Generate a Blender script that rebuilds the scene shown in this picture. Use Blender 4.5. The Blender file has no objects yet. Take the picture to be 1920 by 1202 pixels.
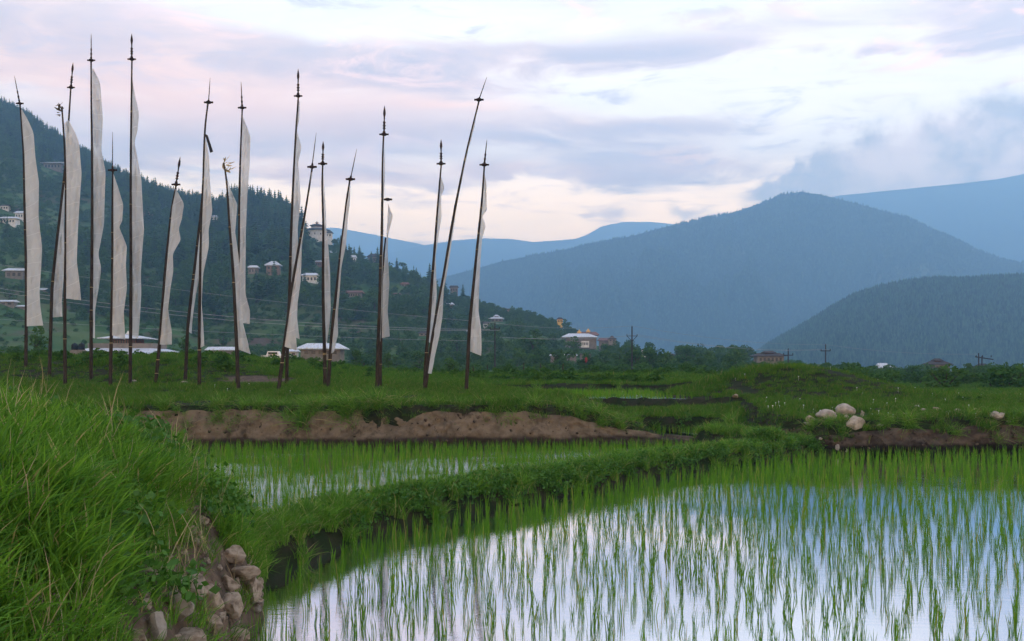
import bpy, math, random
import numpy as np
R = math.radians
rng = np.random.default_rng(7)
random.seed(7)
scene = bpy.context.scene
COL = scene.collection
F = 1920.0; HX = 960.0; HY = 690.0; CZ = 1.9      # lens and horizon of the photograph, eye height above the paddy

# ------------------------------------------------------------------ camera, world, sun, exposure
cam_d = bpy.data.cameras.new('camera'); cam = bpy.data.objects.new('camera', cam_d); COL.objects.link(cam)
cam.location = (0, 0, CZ); cam.rotation_euler = (R(90), 0, 0)
cam_d.lens = 36; cam_d.sensor_width = 36; cam_d.shift_y = 89 / 1920
cam_d.clip_start = 0.1; cam_d.clip_end = 40000
scene.camera = cam
SUN_EL, SUN_AZ = R(16), R(62)                      # low sun behind cloud, off to the right
HAZE_DENSITY = 1 / 2900.0
HAZE_COLOR = (0.36, 0.66, 1.0, 1)
SKY_STRENGTH = 0.12
scene.view_settings.view_transform = 'Standard'; scene.view_settings.look = 'None'
scene.view_settings.gamma = 1; scene.view_settings.use_curve_mapping = False
scene.view_settings.exposure = 1.18
scene.render.engine = 'CYCLES'
scene.cycles.use_denoising = True
scene.cycles.max_bounces = 6; scene.cycles.diffuse_bounces = 3; scene.cycles.glossy_bounces = 3
scene.cycles.transmission_bounces = 4; scene.cycles.transparent_max_bounces = 8; scene.cycles.volume_bounces = 1

class NT:
    """small helper that strings shader nodes together"""
    def __init__(s, tree): s.t = tree; s.n = tree.nodes; s.l = tree.links
    def node(s, kind, **kw):
        n = s.n.new(kind)
        for k, v in kw.items(): setattr(n, k, v)
        return n
    def put(s, sock, v):
        if v is None: return
        if hasattr(v, 'is_output') or isinstance(v, bpy.types.NodeSocket): s.l.new(v, sock)
        else: sock.default_value = v
    def m(s, op, a, b=None, c=None, clamp=False):
        n = s.node('ShaderNodeMath', operation=op, use_clamp=clamp)
        for i, v in enumerate((a, b, c)): s.put(n.inputs[i], v)
        return n.outputs[0]
    def mix(s, f, a, b, blend='MIX'):
        n = s.node('ShaderNodeMix', data_type='RGBA', blend_type=blend)
        s.put(n.inputs[0], f)
        for i, v in ((6, a), (7, b)):
            if isinstance(v, tuple) and len(v) == 3: v = (*v, 1)
            s.put(n.inputs[i], v)
        return n.outputs[2]
    def noise(s, vec, scale, detail=4, rough=0.55, dist=0.0):
        n = s.node('ShaderNodeTexNoise'); s.put(n.inputs['Vector'], vec)
        n.inputs['Scale'].default_value = scale; n.inputs['Detail'].default_value = detail
        n.inputs['Roughness'].default_value = rough; n.inputs['Distortion'].default_value = dist
        return n.outputs['Fac']
    def sm(s, v, a, b):
        n = s.node('ShaderNodeMapRange', interpolation_type='SMOOTHSTEP')
        s.put(n.inputs[0], v); n.inputs[1].default_value = a; n.inputs[2].default_value = b
        return n.outputs[0]
    def scale(s, vec, v3):
        n = s.node('ShaderNodeMapping'); s.put(n.inputs['Vector'], vec); n.inputs['Scale'].default_value = v3
        return n.outputs[0]

def build_world():
    w = bpy.data.worlds.new('World'); scene.world = w; w.use_nodes = True
    t = NT(w.node_tree); t.n.clear()
    sky = t.node('ShaderNodeTexSky', sky_type='NISHITA'); sky.sun_disc = False
    sky.sun_elevation = SUN_EL; sky.sun_rotation = SUN_AZ; sky.altitude = 1300
    tc = t.node('ShaderNodeTexCoord').outputs['Generated']
    sp = t.node('ShaderNodeSeparateXYZ'); t.l.new(tc, sp.inputs[0]); x, y, z = sp.outputs
    az = t.m('ARCTAN2', x, y); el = t.m('ARCSINE', z)
    st = t.scale(tc, (1, 1, 3.6))
    big = t.noise(st, 2.3, 6, 0.6, 0.4)
    fine = t.noise(t.scale(tc, (1, 1, 4.6)), 7.5, 8, 0.62, 0.6)
    puff = t.noise(tc, 16, 8, 0.6, 0.2)
    azw = t.m('ADD', az, t.m('MULTIPLY', t.m('SUBTRACT', big, 0.5), 0.28))
    elw = t.m('ADD', el, t.m('MULTIPLY', t.m('SUBTRACT', fine, 0.5), 0.06))
    elp = t.m('ADD', el, t.m('MULTIPLY', t.m('SUBTRACT', puff, 0.5), 0.085))
    azp = t.m('ADD', az, t.m('MULTIPLY', t.m('SUBTRACT', fine, 0.5), 0.10))
    def blob(px, py, rx, ry, a, A=azw, E=elw):
        a0 = math.atan((px - HX) / F); e0 = math.atan((HY - py) / F * math.cos(a0))
        p = t.m('DIVIDE', t.m('SUBTRACT', A, a0), rx / F); q = t.m('DIVIDE', t.m('SUBTRACT', E, e0), ry / F)
        return t.m('MULTIPLY', t.m('EXPONENT', t.m('MULTIPLY', t.m('ADD', t.m('MULTIPLY', p, p), t.m('MULTIPLY', q, q)), -1.0)), a)
    def field(lst, **k):
        o = None
        for b in lst:
            v = blob(*b, **k); o = v if o is None else t.m('ADD', o, v)
        return o
    # clear air between the clouds: warm and bright low down, paler and bluer higher up, brightest towards the sunset
    ramp = t.node('ShaderNodeValToRGB'); t.l.new(t.m('DIVIDE', t.m('MAXIMUM', el, 0.0), 1.5708), ramp.inputs[0])
    cr = ramp.color_ramp; cr.elements[0].position = 0; cr.elements[0].color = (4.3, 2.2, 0.70, 1)
    cr.elements[1].position = 1; cr.elements[1].color = (0.22, 0.28, 0.42, 1)
    for p, c in ((0.05, (4.3, 2.2, 0.70, 1)), (0.09, (2.6, 1.55, .62, 1)), (0.13, (.95, 0.76, 0.56, 1)), (0.22, (0.62, 0.58, 0.56, 1)), (0.5, (0.32, 0.37, 0.48, 1))):
        e = cr.elements.new(p); e.color = c
    side = t.m('ADD', 0.62, t.m('MULTIPLY', t.sm(y, -1, 1), 0.38))
    tex = t.m('ADD', .74, t.m('MULTIPLY', t.noise(t.scale(tc, (1, 1, 5)), 5, 9, .68, .8), .5))
    clear = t.mix(1.0, ramp.outputs[0], t.m('MULTIPLY', t.m('MULTIPLY', side, 1.68), tex), 'MULTIPLY')
    # grey-lavender cloud sheets
    F1 = field([(150, 30, 420, 60, .35), (650, 45, 330, 28, -.32), (560, 120, 700, 45, .38), (1200, 95, 330, 26, .42),
                (300, 240, 620, 90, .34), (1500, 170, 420, 60, -.55), (1500, 30, 330, 24, .10), (1880, 60, 110, 80, .42),
                (1665, 98, 48, 15, .62), (1290, 235, 230, 26, .48), (1160, 330, 100, 40, .40), (1330, 300, 120, 40, .30), (990, 330, 60, 22, .38),
                (840, 225, 330, 40, .26), (760, 390, 520, 55, -.5), (620, 330, 330, 22, .16), (1130, 400, 90, 20, .34), (860, 352, 110, 16, .30)])
    D1 = t.sm(t.m('ADD', t.m('ADD', t.m('MULTIPLY', big, 0.55), t.m('MULTIPLY', fine, 0.75)), F1), 0.58, 0.99)
    pink = field([(880, 330, 420, 22, .5), (1030, 200, 190, 16, .75), (420, 190, 560, 60, .55), (120, 120, 300, 80, .3), (520, 330, 330, 40, .5), (1340, 300, 60, 14, .5)])
    grey = t.mix(t.sm(t.m('ADD', fine, t.m('MULTIPLY', F1, .5)), .35, .95), (1.20, .82, .62), (0.52, 0.42, 0.43))
    cloud = t.mix(t.m('MINIMUM', t.m('MULTIPLY', pink, .72), 0.66), grey, (2.0, .96, .46))
    col = t.mix(D1, clear, cloud)
    brk = t.m('MULTIPLY', t.sm(t.noise(t.scale(tc, (1, 1, 4.2)), 11, 9, .66, .9), .50, .68), t.m('MULTIPLY', t.sm(el, .07, .13), .72))
    col = t.mix(brk, col, t.mix(t.sm(t.noise(st, 3.1, 3), .4, .6), (.60, .49, .52), (1.5, .88, .62)))
    # the heap of cumulus over the mountains on the right
    F2 = field([(1950, 305, 180, 108, 1.0), (1715, 330, 118, 88, 1.0), (1580, 355, 95, 52, .95), (1470, 372, 80, 36, .7), (1300, 392, 50, 26, .5)], A=azp, E=elp)
    D2 = t.sm(F2, 0.20, 0.62)
    cum = t.mix(t.sm(puff, .40, .62), (0.46, 0.35, 0.32), (1.15, .78, .60))
    col = t.mix(t.m('MULTIPLY', D2, 0.88), col, cum)
    tot = t.mix(0.93, sky.outputs[0], t.mix(1.0, col, (1 / SKY_STRENGTH,) * 3, 'MULTIPLY'))
    bg = t.node('ShaderNodeBackground'); t.l.new(tot, bg.inputs[0]); bg.inputs[1].default_value = SKY_STRENGTH
    out = t.node('ShaderNodeOutputWorld'); t.l.new(bg.outputs[0], out.inputs[0])
    w.cycles.sampling_method = 'MANUAL'; w.cycles.sample_map_resolution = 1024
build_world()
sun_d = bpy.data.lights.new('sun', 'SUN'); sun = bpy.data.objects.new('sun', sun_d); COL.objects.link(sun)
sun_d.energy = 0.6; sun_d.angle = R(20); sun_d.color = (1, .88, .78)
sun.rotation_euler = (R(90) - SUN_EL, 0, -SUN_AZ + math.pi)

# ------------------------------------------------------------------ object helpers
def tag(o, label=None, cat=None, group=None, kind=None):
    for k, v in (('label', label), ('category', cat), ('group', group), ('kind', kind)):
        if v: o[k] = v
    return o
def link(o, parent=None):
    COL.objects.link(o)
    if parent is not None: o.parent = parent
    return o
def empty(name, loc, rz=0):
    o = bpy.data.objects.new(name, None); o.location = loc; o.rotation_euler = (0, 0, rz); o.empty_display_size = .2
    return link(o)
def mesh(name, V, Fc, mat=None, smooth=False, attrs=None):
    me = bpy.data.meshes.new(name)
    V = np.asarray(V, dtype=np.float32).reshape(-1, 3)
    if isinstance(Fc, np.ndarray):
        k = Fc.shape[1]; me.vertices.add(len(V)); me.vertices.foreach_set('co', V.ravel())
        me.loops.add(Fc.size); me.loops.foreach_set('vertex_index', Fc.astype(np.int32).ravel())
        me.polygons.add(len(Fc)); me.polygons.foreach_set('loop_start', np.arange(0, Fc.size, k, dtype=np.int32))
        me.update(calc_edges=True)
    else:
        me.from_pydata([tuple(map(float, v)) for v in V], [], Fc); me.update()
    if smooth: me.polygons.foreach_set('use_smooth', np.ones(len(me.polygons), dtype=bool))
    for k, a in (attrs or {}).items():
        at = me.attributes.new(k, 'FLOAT', 'POINT'); at.data.foreach_set('value', np.asarray(a, dtype=np.float32))
    if mat: me.materials.append(mat)
    return me
def obj(name, me, parent=None, loc=None):
    o = bpy.data.objects.new(name, me)
    if loc is not None: o.location = loc
    return link(o, parent)
def copy_tree(o, loc, rz, sc):
    c = o.copy(); COL.objects.link(c); c.location = loc; c.rotation_euler = (0, 0, rz); c.scale = (sc,) * 3 if not isinstance(sc, tuple) else sc
    for ch in list(o.children):
        d = ch.copy(); COL.objects.link(d); d.parent = c
    return c
class MB:
    """collects boxes, tubes and lathes into one mesh"""
    def __init__(s): s.v = []; s.f = []
    def add(s, V, Fc):
        b = len(s.v); s.v += [tuple(v) for v in V]; s.f += [tuple(i + b for i in f) for f in Fc]; return s
    def box(s, c, d, top=1.0):
        x, y, z = c; a, b, h = d[0] / 2, d[1] / 2, d[2] / 2; k = top
        V = [(x - a, y - b, z - h), (x + a, y - b, z - h), (x + a, y + b, z - h), (x - a, y + b, z - h),
             (x - a * k, y - b * k, z + h), (x + a * k, y - b * k, z + h), (x + a * k, y + b * k, z + h), (x - a * k, y + b * k, z + h)]
        return s.add(V, [(0, 3, 2, 1), (4, 5, 6, 7), (0, 1, 5, 4), (1, 2, 6, 5), (2, 3, 7, 6), (3, 0, 4, 7)])
    def tube(s, P, rad, n=8, cap=True):
        P = np.array(P, float); rad = np.broadcast_to(np.array(rad, float), (len(P),)); V = []; Fc = []
        for i, p in enumerate(P):
            d = P[min(i + 1, len(P) - 1)] - P[max(i - 1, 0)]; d /= np.linalg.norm(d) + 1e-9
            a = np.cross(d, (0, 0, 1) if abs(d[2]) < .9 else (1, 0, 0)); a /= np.linalg.norm(a); b = np.cross(d, a)
            for k in range(n):
                t = 2 * math.pi * k / n; V.append(p + rad[i] * (a * math.cos(t) + b * math.sin(t)))
        for i in range(len(P) - 1):
            for k in range(n):
                q = (k + 1) % n; Fc.append((i * n + k, i * n + q, (i + 1) * n + q, (i + 1) * n + k))
        if cap: Fc += [tuple(range(n))[::-1], tuple(range((len(P) - 1) * n, len(P) * n))]
        return s.add(V, Fc)
    def build(s, name, mat, parent=None, smooth=False, loc=None):
        return obj(name, mesh(name, s.v, s.f, mat, smooth), parent, loc)

# ------------------------------------------------------------------ noise in numpy
_perm = rng.permutation(4096); _val = rng.random(4096)
def vnoise(x, y):
    xi = np.floor(x).astype(int); yi = np.floor(y).astype(int); fx = x - xi; fy = y - yi
    fx = fx * fx * (3 - 2 * fx); fy = fy * fy * (3 - 2 * fy)
    h = lambda a, b: _val[(_perm[a & 4095] + b * 131) & 4095]
    return (h(xi, yi) * (1 - fx) + h(xi + 1, yi) * fx) * (1 - fy) + (h(xi, yi + 1) * (1 - fx) + h(xi + 1, yi + 1) * fx) * fy
def fbm(x, y, o=4, g=.5):
    s = 0; a = 1; n = 0
    for i in range(o):
        s = s + a * (vnoise(x * 2 ** i + 17.3 * i, y * 2 ** i + 5.1 * i) - .5); n += a; a *= g
    return s / n * 2
def sst(a, b, x):
    t = np.clip((x - a) / (b - a), 0, 1); return t * t * (3 - 2 * t)
def sdf(X, Y, poly):
    """signed distance, positive inside"""
    P = np.array(poly, float); D = np.full(X.shape, 1e9); ins = np.zeros(X.shape, bool); n = len(P)
    for i in range(n):
        ax, ay = P[i]; bx, by = P[(i + 1) % n]; dx, dy = bx - ax, by - ay
        t = np.clip(((X - ax) * dx + (Y - ay) * dy) / (dx * dx + dy * dy), 0, 1)
        D = np.minimum(D, np.hypot(X - ax - t * dx, Y - ay - t * dy))
        c = ((ay > Y) != (by > Y)) & (X < (bx - ax) * (Y - ay) / ((by - ay) if by != ay else 1e-9) + ax); ins ^= c
    return np.where(ins, D, -D)
def pdist(X, Y, line):
    D = np.full(X.shape, 1e9)
    for (ax, ay), (bx, by) in zip(line[:-1], line[1:]):
        dx, dy = bx - ax, by - ay; t = np.clip(((X - ax) * dx + (Y - ay) * dy) / (dx * dx + dy * dy), 0, 1)
        D = np.minimum(D, np.hypot(X - ax - t * dx, Y - ay - t * dy))
    return D

# ------------------------------------------------------------------ the lie of the near land
MOUND = [(-1.3, 1), (-1.6, 5), (-1.82, 7.1), (-1.95, 8), (-2.25, 9.3), (-2.7, 10.3), (-3.6, 11.2), (-6, 12.5), (-14, 13), (-14, 1)]
BERM = [(-2.6, 9.6), (-2.0, 11.9), (-.75, 13.9), (.8, 15.9), (3.0, 19.1), (6.3, 22.6)]
TERR = [(-60, 19), (-15, 22.8), (-6.6, 24), (-3, 23.9), (0, 24.1), (3.05, 24.5), (4.9, 24.6), (2.9, 28), (.8, 33), (-.8, 38), (-1, 42), (0, 150), (-120, 150)]
CENT = [(4.6, 24.0), (5.4, 21.9), (7, 22.8), (60, 24), (140, 150), (-140, 150), (-60, 40), (-1, 40), (1, 33), (3, 28)]
RIGHT = [(80, 25), (20, 23.2), (12, 22.8), (8, 22.3), (6.5, 22.2), (5.9, 23.5), (5.7, 25), (6.1, 27.5), (6.5, 31), (6.8, 36), (80, 36)]
RIM = [(4.75, 24.6), (5.45, 21.9)]
def wob(X): return 1.1 * fbm(np.asarray(X, float) * .13 + 9, np.zeros_like(np.asarray(X, float)) + 3, 3)
def terr_top(X, Y):
    z = np.interp(Y, [24, 28, 32, 40, 50, 60, 75, 100, 150], [1.0, 1.08, 1.18, 1.34, 1.42, 1.46, 1.46, 1.2, .8])
    z = z - .75 * sst(.6, 4.8, X) * (1 - sst(25, 31, Y))
    g = sst(-5, -16, X) * sst(37.5, 45.5, Y)
    return z + 1.0 * g * (1 - .5 * sst(58, 90, Y))
def height(X, Y):
    X = np.asarray(X, float); Y = np.asarray(Y, float)
    n1 = fbm(X * .5, Y * .5, 4); n2 = fbm(X * 2.2 + 40, Y * 2.2, 3)
    z = np.full(X.shape, -.14) + .03 * n1
    db = pdist(X, Y, BERM) + .10 * n1 + .05 * n2
    z = np.maximum(z, -.14 + (.36 + .05 * n2) * (1 - sst(.22, .52, db)))
    z = np.maximum(z, -.14 + .56 * (1 - sst(.2, .5, pdist(X, Y, RIM) + .06 * n1)))
    d = sdf(X, Y, MOUND) + .10 * n1 + .07 * n2
    zm = np.interp(d, [-.2, 0, .08, .25, .75, 1.3, 2, 4], [-.3, -.1, .22, .58, 1.06, 1.33, 1.44, 1.52]) + .09 * n1 * sst(.2, 1, d) + .05 * n2 * sst(0, .3, d)
    z = np.maximum(z, np.where(d > -.2, zm, -9))
    d = sdf(X, Y, TERR) + .14 * n1 + .05 * n2
    w = .42 + 1.0 * sst(2.4, 4, X)
    zt = -.12 + (terr_top(X, Y) + .12) * np.clip(d / w, 0, 1) ** .8 + (.07 * n1 + .03 * n2) * sst(.3, 1, d)
    z = np.maximum(z, np.where(d > 0, zt, -9))
    d = sdf(X, Y, CENT); Yw = Y + wob(X)
    zc = np.interp(Yw, [21, 26.9, 27.08, 31.3, 31.45, 31.7, 39.4, 39.6, 51.3, 51.7, 75, 100, 150], [.2, .2, .64, .68, .97, .92, .92, 1.25, 1.27, 1.42, 1.46, 1.2, .8])
    zr = np.interp(Yw, [21, 26.9, 31.5, 40, 45, 60, 100, 150], [.2, .3, .86, .82, .66, .50, .25, .12])
    m = sst(.17, .27, X / Y); zc = zc * (1 - m) + zr * m
    flat = (Yw < 26.9) | ((Yw > 31.5) & (Yw < 39.2) & (m < .5))
    zc = zc + np.where(flat, 0, .07 * n1 + .03 * n2)
    z = np.maximum(z, np.where(d > 0, np.minimum(zc, -.1 + d * 4), -9))
    d = sdf(X, Y, RIGHT) + .16 * n1 + .06 * n2
    zR = np.interp(Y, [22, 25, 28, 34, 40], [.74, .84, .88, .88, .86]) + .08 * n1 + .03 * n2
    zR = -.12 + (zR + .12) * np.clip(d / .5, 0, 1) ** .75
    z = np.maximum(z, np.where(d > 0, zR, -9))
    sx = np.where(X < 8.9, 2.3, 4.2)
    q = ((X - 8.9) / sx) ** 2 + ((Y - 35) / 3.6) ** 2
    z = z + (1.02 + .12 * n1 + .06 * n2) * np.exp(-q ** 1.15)
    return z

# the hillside beyond, as a profile: crest height in each direction, crest distance, foot distance
RIDGE = np.array([(-700, 60), (-300, 110), (0, 196), (40, 215), (100, 258), (150, 292), (200, 322), (260, 350), (330, 378), (400, 392), (470, 396), (530, 412), (590, 442),
                  (650, 474), (700, 492), (760, 512), (820, 548), (880, 566), (960, 583), (1000, 597), (1050, 616), (1085, 634), (1120, 648), (1180, 660), (1260, 670), (1420, 682), (1600, 692)], float)
def hill_par(px):
    ry = np.interp(px, RIDGE[:, 0], RIDGE[:, 1])
    Yr = np.interp(px, [-700, 0, 300, 600, 900, 1060, 1200, 1420, 1600], [1300, 1000, 850, 740, 640, 560, 500, 450, 430])
    Yb = np.interp(px, [-700, 0, 900, 1600], [250, 280, 310, 330])
    return ry, Yr, Yb
def hillz(px, Y):
    ry, Yr, Yb = hill_par(px); zr = CZ + (HY - ry) / F * Yr
    zb = .9 + 2.2 * sst(150, 320, Y)
    t = (Y - Yb) / (Yr - Yb); X = (px - HX) / F * Y
    n = fbm(X / 130, Y / 130, 5); n2 = fbm(X / 28 + 50, Y / 28, 3)
    rise = np.where(t < 1, np.clip(t, 0, 1) ** 1.12, 1 - (t - 1) * .55)
    amp = np.minimum(1, np.clip(t, 0, 1) * 5) * (1 - .82 * sst(.75, 1, t)) * np.clip((zr - 3) / 60, 0.05, 1)
    z = zb + np.maximum(zr - zb, 0) * rise + amp * (15 * n + 3.0 * n2)
    st = 4.2; k = z / st + .5 * n2; q = np.floor(k); fr = k - q       # cultivated terraces
    tz = (q + sst(.55, 1, fr) - .5 * n2) * st
    m = sst(3, 8, z) * (1 - sst(.62, .8, t)) * sst(-.25, .2, fbm(X / 90 + 7, Y / 90, 2))
    return z * (1 - .75 * m) + tz * .75 * m
def hit_near(px, py, y0=3.0, y1=140.0):
    Y = np.exp(np.linspace(math.log(y0), math.log(y1), 5000)); X = (px - HX) / F * Y; zr = CZ + (HY - py) / F * Y
    i = np.argmax(height(X, Y) >= zr); return X[i], Y[i], float(height(X[i:i + 1], Y[i:i + 1])[0])
def hit_hill(px, py):
    ry, Yr, Yb = hill_par(px); Y = np.linspace(160, Yr, 4000); z = hillz(np.full_like(Y, px), Y)
    c = z >= CZ + (HY - py) / F * Y; i = int(np.argmax(c)) if c.any() else 3999
    return (px - HX) / F * Y[i], Y[i], z[i]
def P(px, py, Y): return np.array([(px - HX) / F * Y, Y, CZ + (HY - py) / F * Y])

# ------------------------------------------------------------------ materials
MATS = {}
def surf(name, c1, c2=None, scale=3.0, rough=.9, bump=0.0, bscale=None, detail=6, c3=None, s3=.8, spec=.06, thr=(.35, .65), stretch=(1, 1, 1), metal=0.0):
    if name in MATS: return MATS[name]
    ma = bpy.data.materials.new(name); ma.use_nodes = True; t = NT(ma.node_tree); b = t.n['Principled BSDF']
    tc = t.node('ShaderNodeTexCoord').outputs['Object']; v = t.scale(tc, stretch)
    col = (*c1, 1)
    if c2:
        f = t.sm(t.noise(v, scale, detail, .6), *thr); col = t.mix(f, c1, c2)
        if c3: col = t.mix(t.sm(t.noise(v, scale * s3, 5, .6), .52, .68), col, c3)
        t.l.new(col, b.inputs['Base Color'])
    else: b.inputs['Base Color'].default_value = col
    b.inputs['Roughness'].default_value = rough; b.inputs['Specular IOR Level'].default_value = spec; b.inputs['Metallic'].default_value = metal
    if bump:
        bn = t.node('ShaderNodeBump'); bn.inputs['Strength'].default_value = 1; bn.inputs['Distance'].default_value = bump
        t.l.new(t.noise(v, bscale or scale * 3, 8, .65), bn.inputs['Height']); t.l.new(bn.outputs[0], b.inputs['Normal'])
    MATS[name] = ma; return ma
def leafmat(name, a, b, dry=None, trans=.38, gloss=.012, dryf=.08, obw=.4):
    """leaf material: colour differs leaf by leaf and plant by plant"""
    ma = bpy.data.materials.new(name); ma.use_nodes = True; t = NT(ma.node_tree); t.n.clear()
    at = t.node('ShaderNodeAttribute', attribute_name='tint').outputs['Fac']
    ob = t.node('ShaderNodeObjectInfo').outputs['Random']
    f = t.m('ADD', t.m('MULTIPLY', at, 1 - obw), t.m('MULTIPLY', ob, obw))
    col = t.mix(f, a, b)
    if dry: col = t.mix(t.m('GREATER_THAN', t.m('FRACT', t.m('MULTIPLY', at, 7.31)), 1 - dryf), col, dry)
    d = t.node('ShaderNodeBsdfDiffuse'); t.l.new(col, d.inputs[0])
    tr = t.node('ShaderNodeBsdfTranslucent'); t.l.new(t.mix(1.0, col, (1.15, 1.2, .7), 'MULTIPLY'), tr.inputs[0])
    mx = t.node('ShaderNodeMixShader'); mx.inputs[0].default_value = trans; t.l.new(d.outputs[0], mx.inputs[1]); t.l.new(tr.outputs[0], mx.inputs[2])
    g = t.node('ShaderNodeBsdfGlossy'); g.inputs['Roughness'].default_value = .45; g.inputs[0].default_value = (.8, .9, .7, 1)
    m2 = t.node('ShaderNodeMixShader'); m2.inputs[0].default_value = gloss; t.l.new(mx.outputs[0], m2.inputs[1]); t.l.new(g.outputs[0], m2.inputs[2])
    o = t.node('ShaderNodeOutputMaterial'); t.l.new(m2.outputs[0], o.inputs[0]); return ma
def watermat(name, mud, bump, sc, refl=.95, rough=.022):
    ma = bpy.data.materials.new(name); ma.use_nodes = True; t = NT(ma.node_tree); t.n.clear()
    tc = t.node('ShaderNodeTexCoord').outputs['Object']
    h = t.m('ADD', t.noise(t.scale(tc, (.45, 1.6, 1)), sc, 5, .6), t.m('MULTIPLY', t.noise(tc, sc * .17, 2), .5))
    patch = t.sm(t.noise(tc, .35, 3), .42, .62)
    bn = t.node('ShaderNodeBump'); bn.inputs['Strength'].default_value = 1
    t.l.new(t.m('MULTIPLY', bump, t.m('ADD', .35, patch)), bn.inputs['Distance']); t.l.new(h, bn.inputs['Height'])
    d = t.node('ShaderNodeBsdfDiffuse'); t.l.new(t.mix(t.noise(tc, 1.3, 5), mud, tuple(c * .5 for c in mud)), d.inputs[0])
    g = t.node('ShaderNodeBsdfGlossy'); g.inputs['Roughness'].default_value = rough; g.inputs[0].default_value = (.93, .95, 1, 1); t.l.new(bn.outputs[0], g.inputs['Normal'])
    lw = t.node('ShaderNodeLayerWeight'); lw.inputs[0].default_value = .5
    fac = t.m('ADD', refl - .45, t.m('MULTIPLY', lw.outputs['Facing'], .5), clamp=True)
    mx = t.node('ShaderNodeMixShader'); t.l.new(fac, mx.inputs[0]); t.l.new(d.outputs[0], mx.inputs[1]); t.l.new(g.outputs[0], mx.inputs[2])
    o = t.node('ShaderNodeOutputMaterial'); t.l.new(mx.outputs[0], o.inputs[0]); return ma
def groundmat():
    ma = surf('ground_soil', (.014, .024, .009), (.030, .028, .017), 2.2, 1, .03, 14, c3=(.010, .014, .007), s3=2.1); t = NT(ma.node_tree); b = t.n['Principled BSDF']  # near-black: shade between turf clumps and on step faces put into the colour
    old = b.inputs['Base Color'].links[0].from_socket; at = t.node('ShaderNodeAttribute', attribute_name='soil').outputs['Fac']; tc = t.node('ShaderNodeTexCoord').outputs['Object']
    e = t.mix(t.sm(t.noise(tc, 5, 7, .65), .35, .65), (.13, .092, .066), (.060, .045, .034)); e = t.mix(t.sm(t.noise(tc, 13, 5, .6), .55, .68), e, (.03, .025, .02))
    f = t.sm(t.m('ADD', at, t.m('MULTIPLY', t.m('SUBTRACT', t.noise(tc, 3.1, 5), .5), .7)), .35, .65); t.l.new(t.mix(f, old, e), b.inputs['Base Color']); return ma
M_ground = groundmat()
def soilmask(X, Y, Z):
    px = HX + X / Y * F; py = HY - (Z - CZ) / Y * F; d = sdf(X, Y, MOUND)
    m = np.where((d > -.3) & (d < 1.1) & (Y < 9.2), 1 - sst(.55, 1.0, d), 0)
    m = np.maximum(m, (d > 0) * (Y < 6.2) * sst(1085, 1150, py) * sst(40, 120, px))
    m = np.maximum(m, np.exp(-(((px - 480) / 80) ** 2 + ((py - 712) / 9) ** 2)))
    ds = pdist(X, Y, [(-1.2, 33), (1.0, 30), (2.6, 27.3), (4.4, 25)]); return np.maximum(m, .62 * np.exp(-(ds / .7) ** 2))
M_soil = surf('bare_soil', (.25, .175, .125), (.16, .11, .078), 5, 1, .035, 22, c3=(.05, .037, .028), s3=2.6)
M_soil_dark = surf('dark_soil', (.060, .045, .034), (.13, .092, .066), 3.0, 1, .04, 16, c3=(.022, .02, .016), s3=2.0)
M_hill = surf('hillside_scrub', (.032, .082, .020), (.075, .110, .036), .05, 1, .8, .35, c3=(.085, .062, .045), s3=.7)
M_cut = surf('red_earth', (.27, .13, .075), (.17, .085, .055), .35, 1, .4, 1.5)
M_forest = surf('forest_floor', (.022, .052, .030), (.010, .030, .024), .012, 1, 4, .16, c3=(.105, .125, .060), s3=.10)
M_valley = surf('valley_grass', (.045, .075, .026), (.07, .075, .035), .03, 1, .3, .3)
M_rock = surf('pale_stone', (.40, .345, .285), (.26, .22, .185), 1.7, .9, .02, 16, c3=(.22, .19, .16), s3=1.1)
M_rock_dirt = surf('earthy_stone', (.46, .37, .29), (.27, .21, .155), 2.2, .95, .02, 18, c3=(.16, .12, .09), s3=.6)
M_grass = leafmat('long_grass', (.024, .098, .012), (.165, .325, .034), (.36, .31, .15), dryf=.085)
M_turf = leafmat('short_grass', (.020, .076, .008), (.090, .190, .016), (.24, .20, .09), dryf=.07)
M_rice = leafmat('rice_leaf', (.034, .118, .006), (.120, .260, .014), (.24, .22, .05), dryf=.03)
M_weed = leafmat('broad_weed', (.020, .080, .010), (.072, .175, .022), trans=.25, gloss=.025)
M_conifer = leafmat('conifer_needles', (.012, .040, .018), (.056, .112, .040), trans=.1, gloss=.006)
M_leafy = leafmat('tree_leaves', (.014, .055, .014), (.070, .140, .028), trans=.25, gloss=.008)
M_bush = leafmat('bush_leaves', (.016, .062, .012), (.066, .140, .022), trans=.25, gloss=.008)
M_bark = surf('bark', (.07, .055, .042), (.035, .028, .022), 6, 1)
M_pole = surf('weathered_pole', (.060, .048, .040), (.022, .018, .016), 5, .85, .004, 40, stretch=(8, 8, 1))
M_finial = surf('dark_finial_wood', (.022, .016, .016), (.035, .02, .018), 8, .7)
M_white = surf('whitewash', (.72, .70, .68), (.55, .53, .50), .8, .9)
M_mud = surf('mud_wall', (.22, .19, .17), (.15, .13, .115), .8, .95)
M_brick = surf('brick_wall', (.20, .13, .105), (.15, .10, .085), .8, .95)
M_tin = surf('pale_tin_roof', (.54, .57, .62), (.38, .41, .46), 1.2, .45, c3=(.34, .30, .28), s3=.5, stretch=(6, 1, 1))
M_rust = surf('rusty_roof', (.20, .105, .085), (.13, .075, .065), 1.0, .8)
M_darkroof = surf('dark_shingle_roof', (.075, .065, .065), (.045, .04, .042), 1.0, .85)
M_timber = surf('painted_timber', (.14, .055, .030), (.09, .04, .025), 1.5, .8)
M_gold = surf('gilded_metal', (.72, .42, .09), rough=.4)
M_glass = surf('dark_window', (.02, .022, .025), rough=.25, spec=.5)
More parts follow.
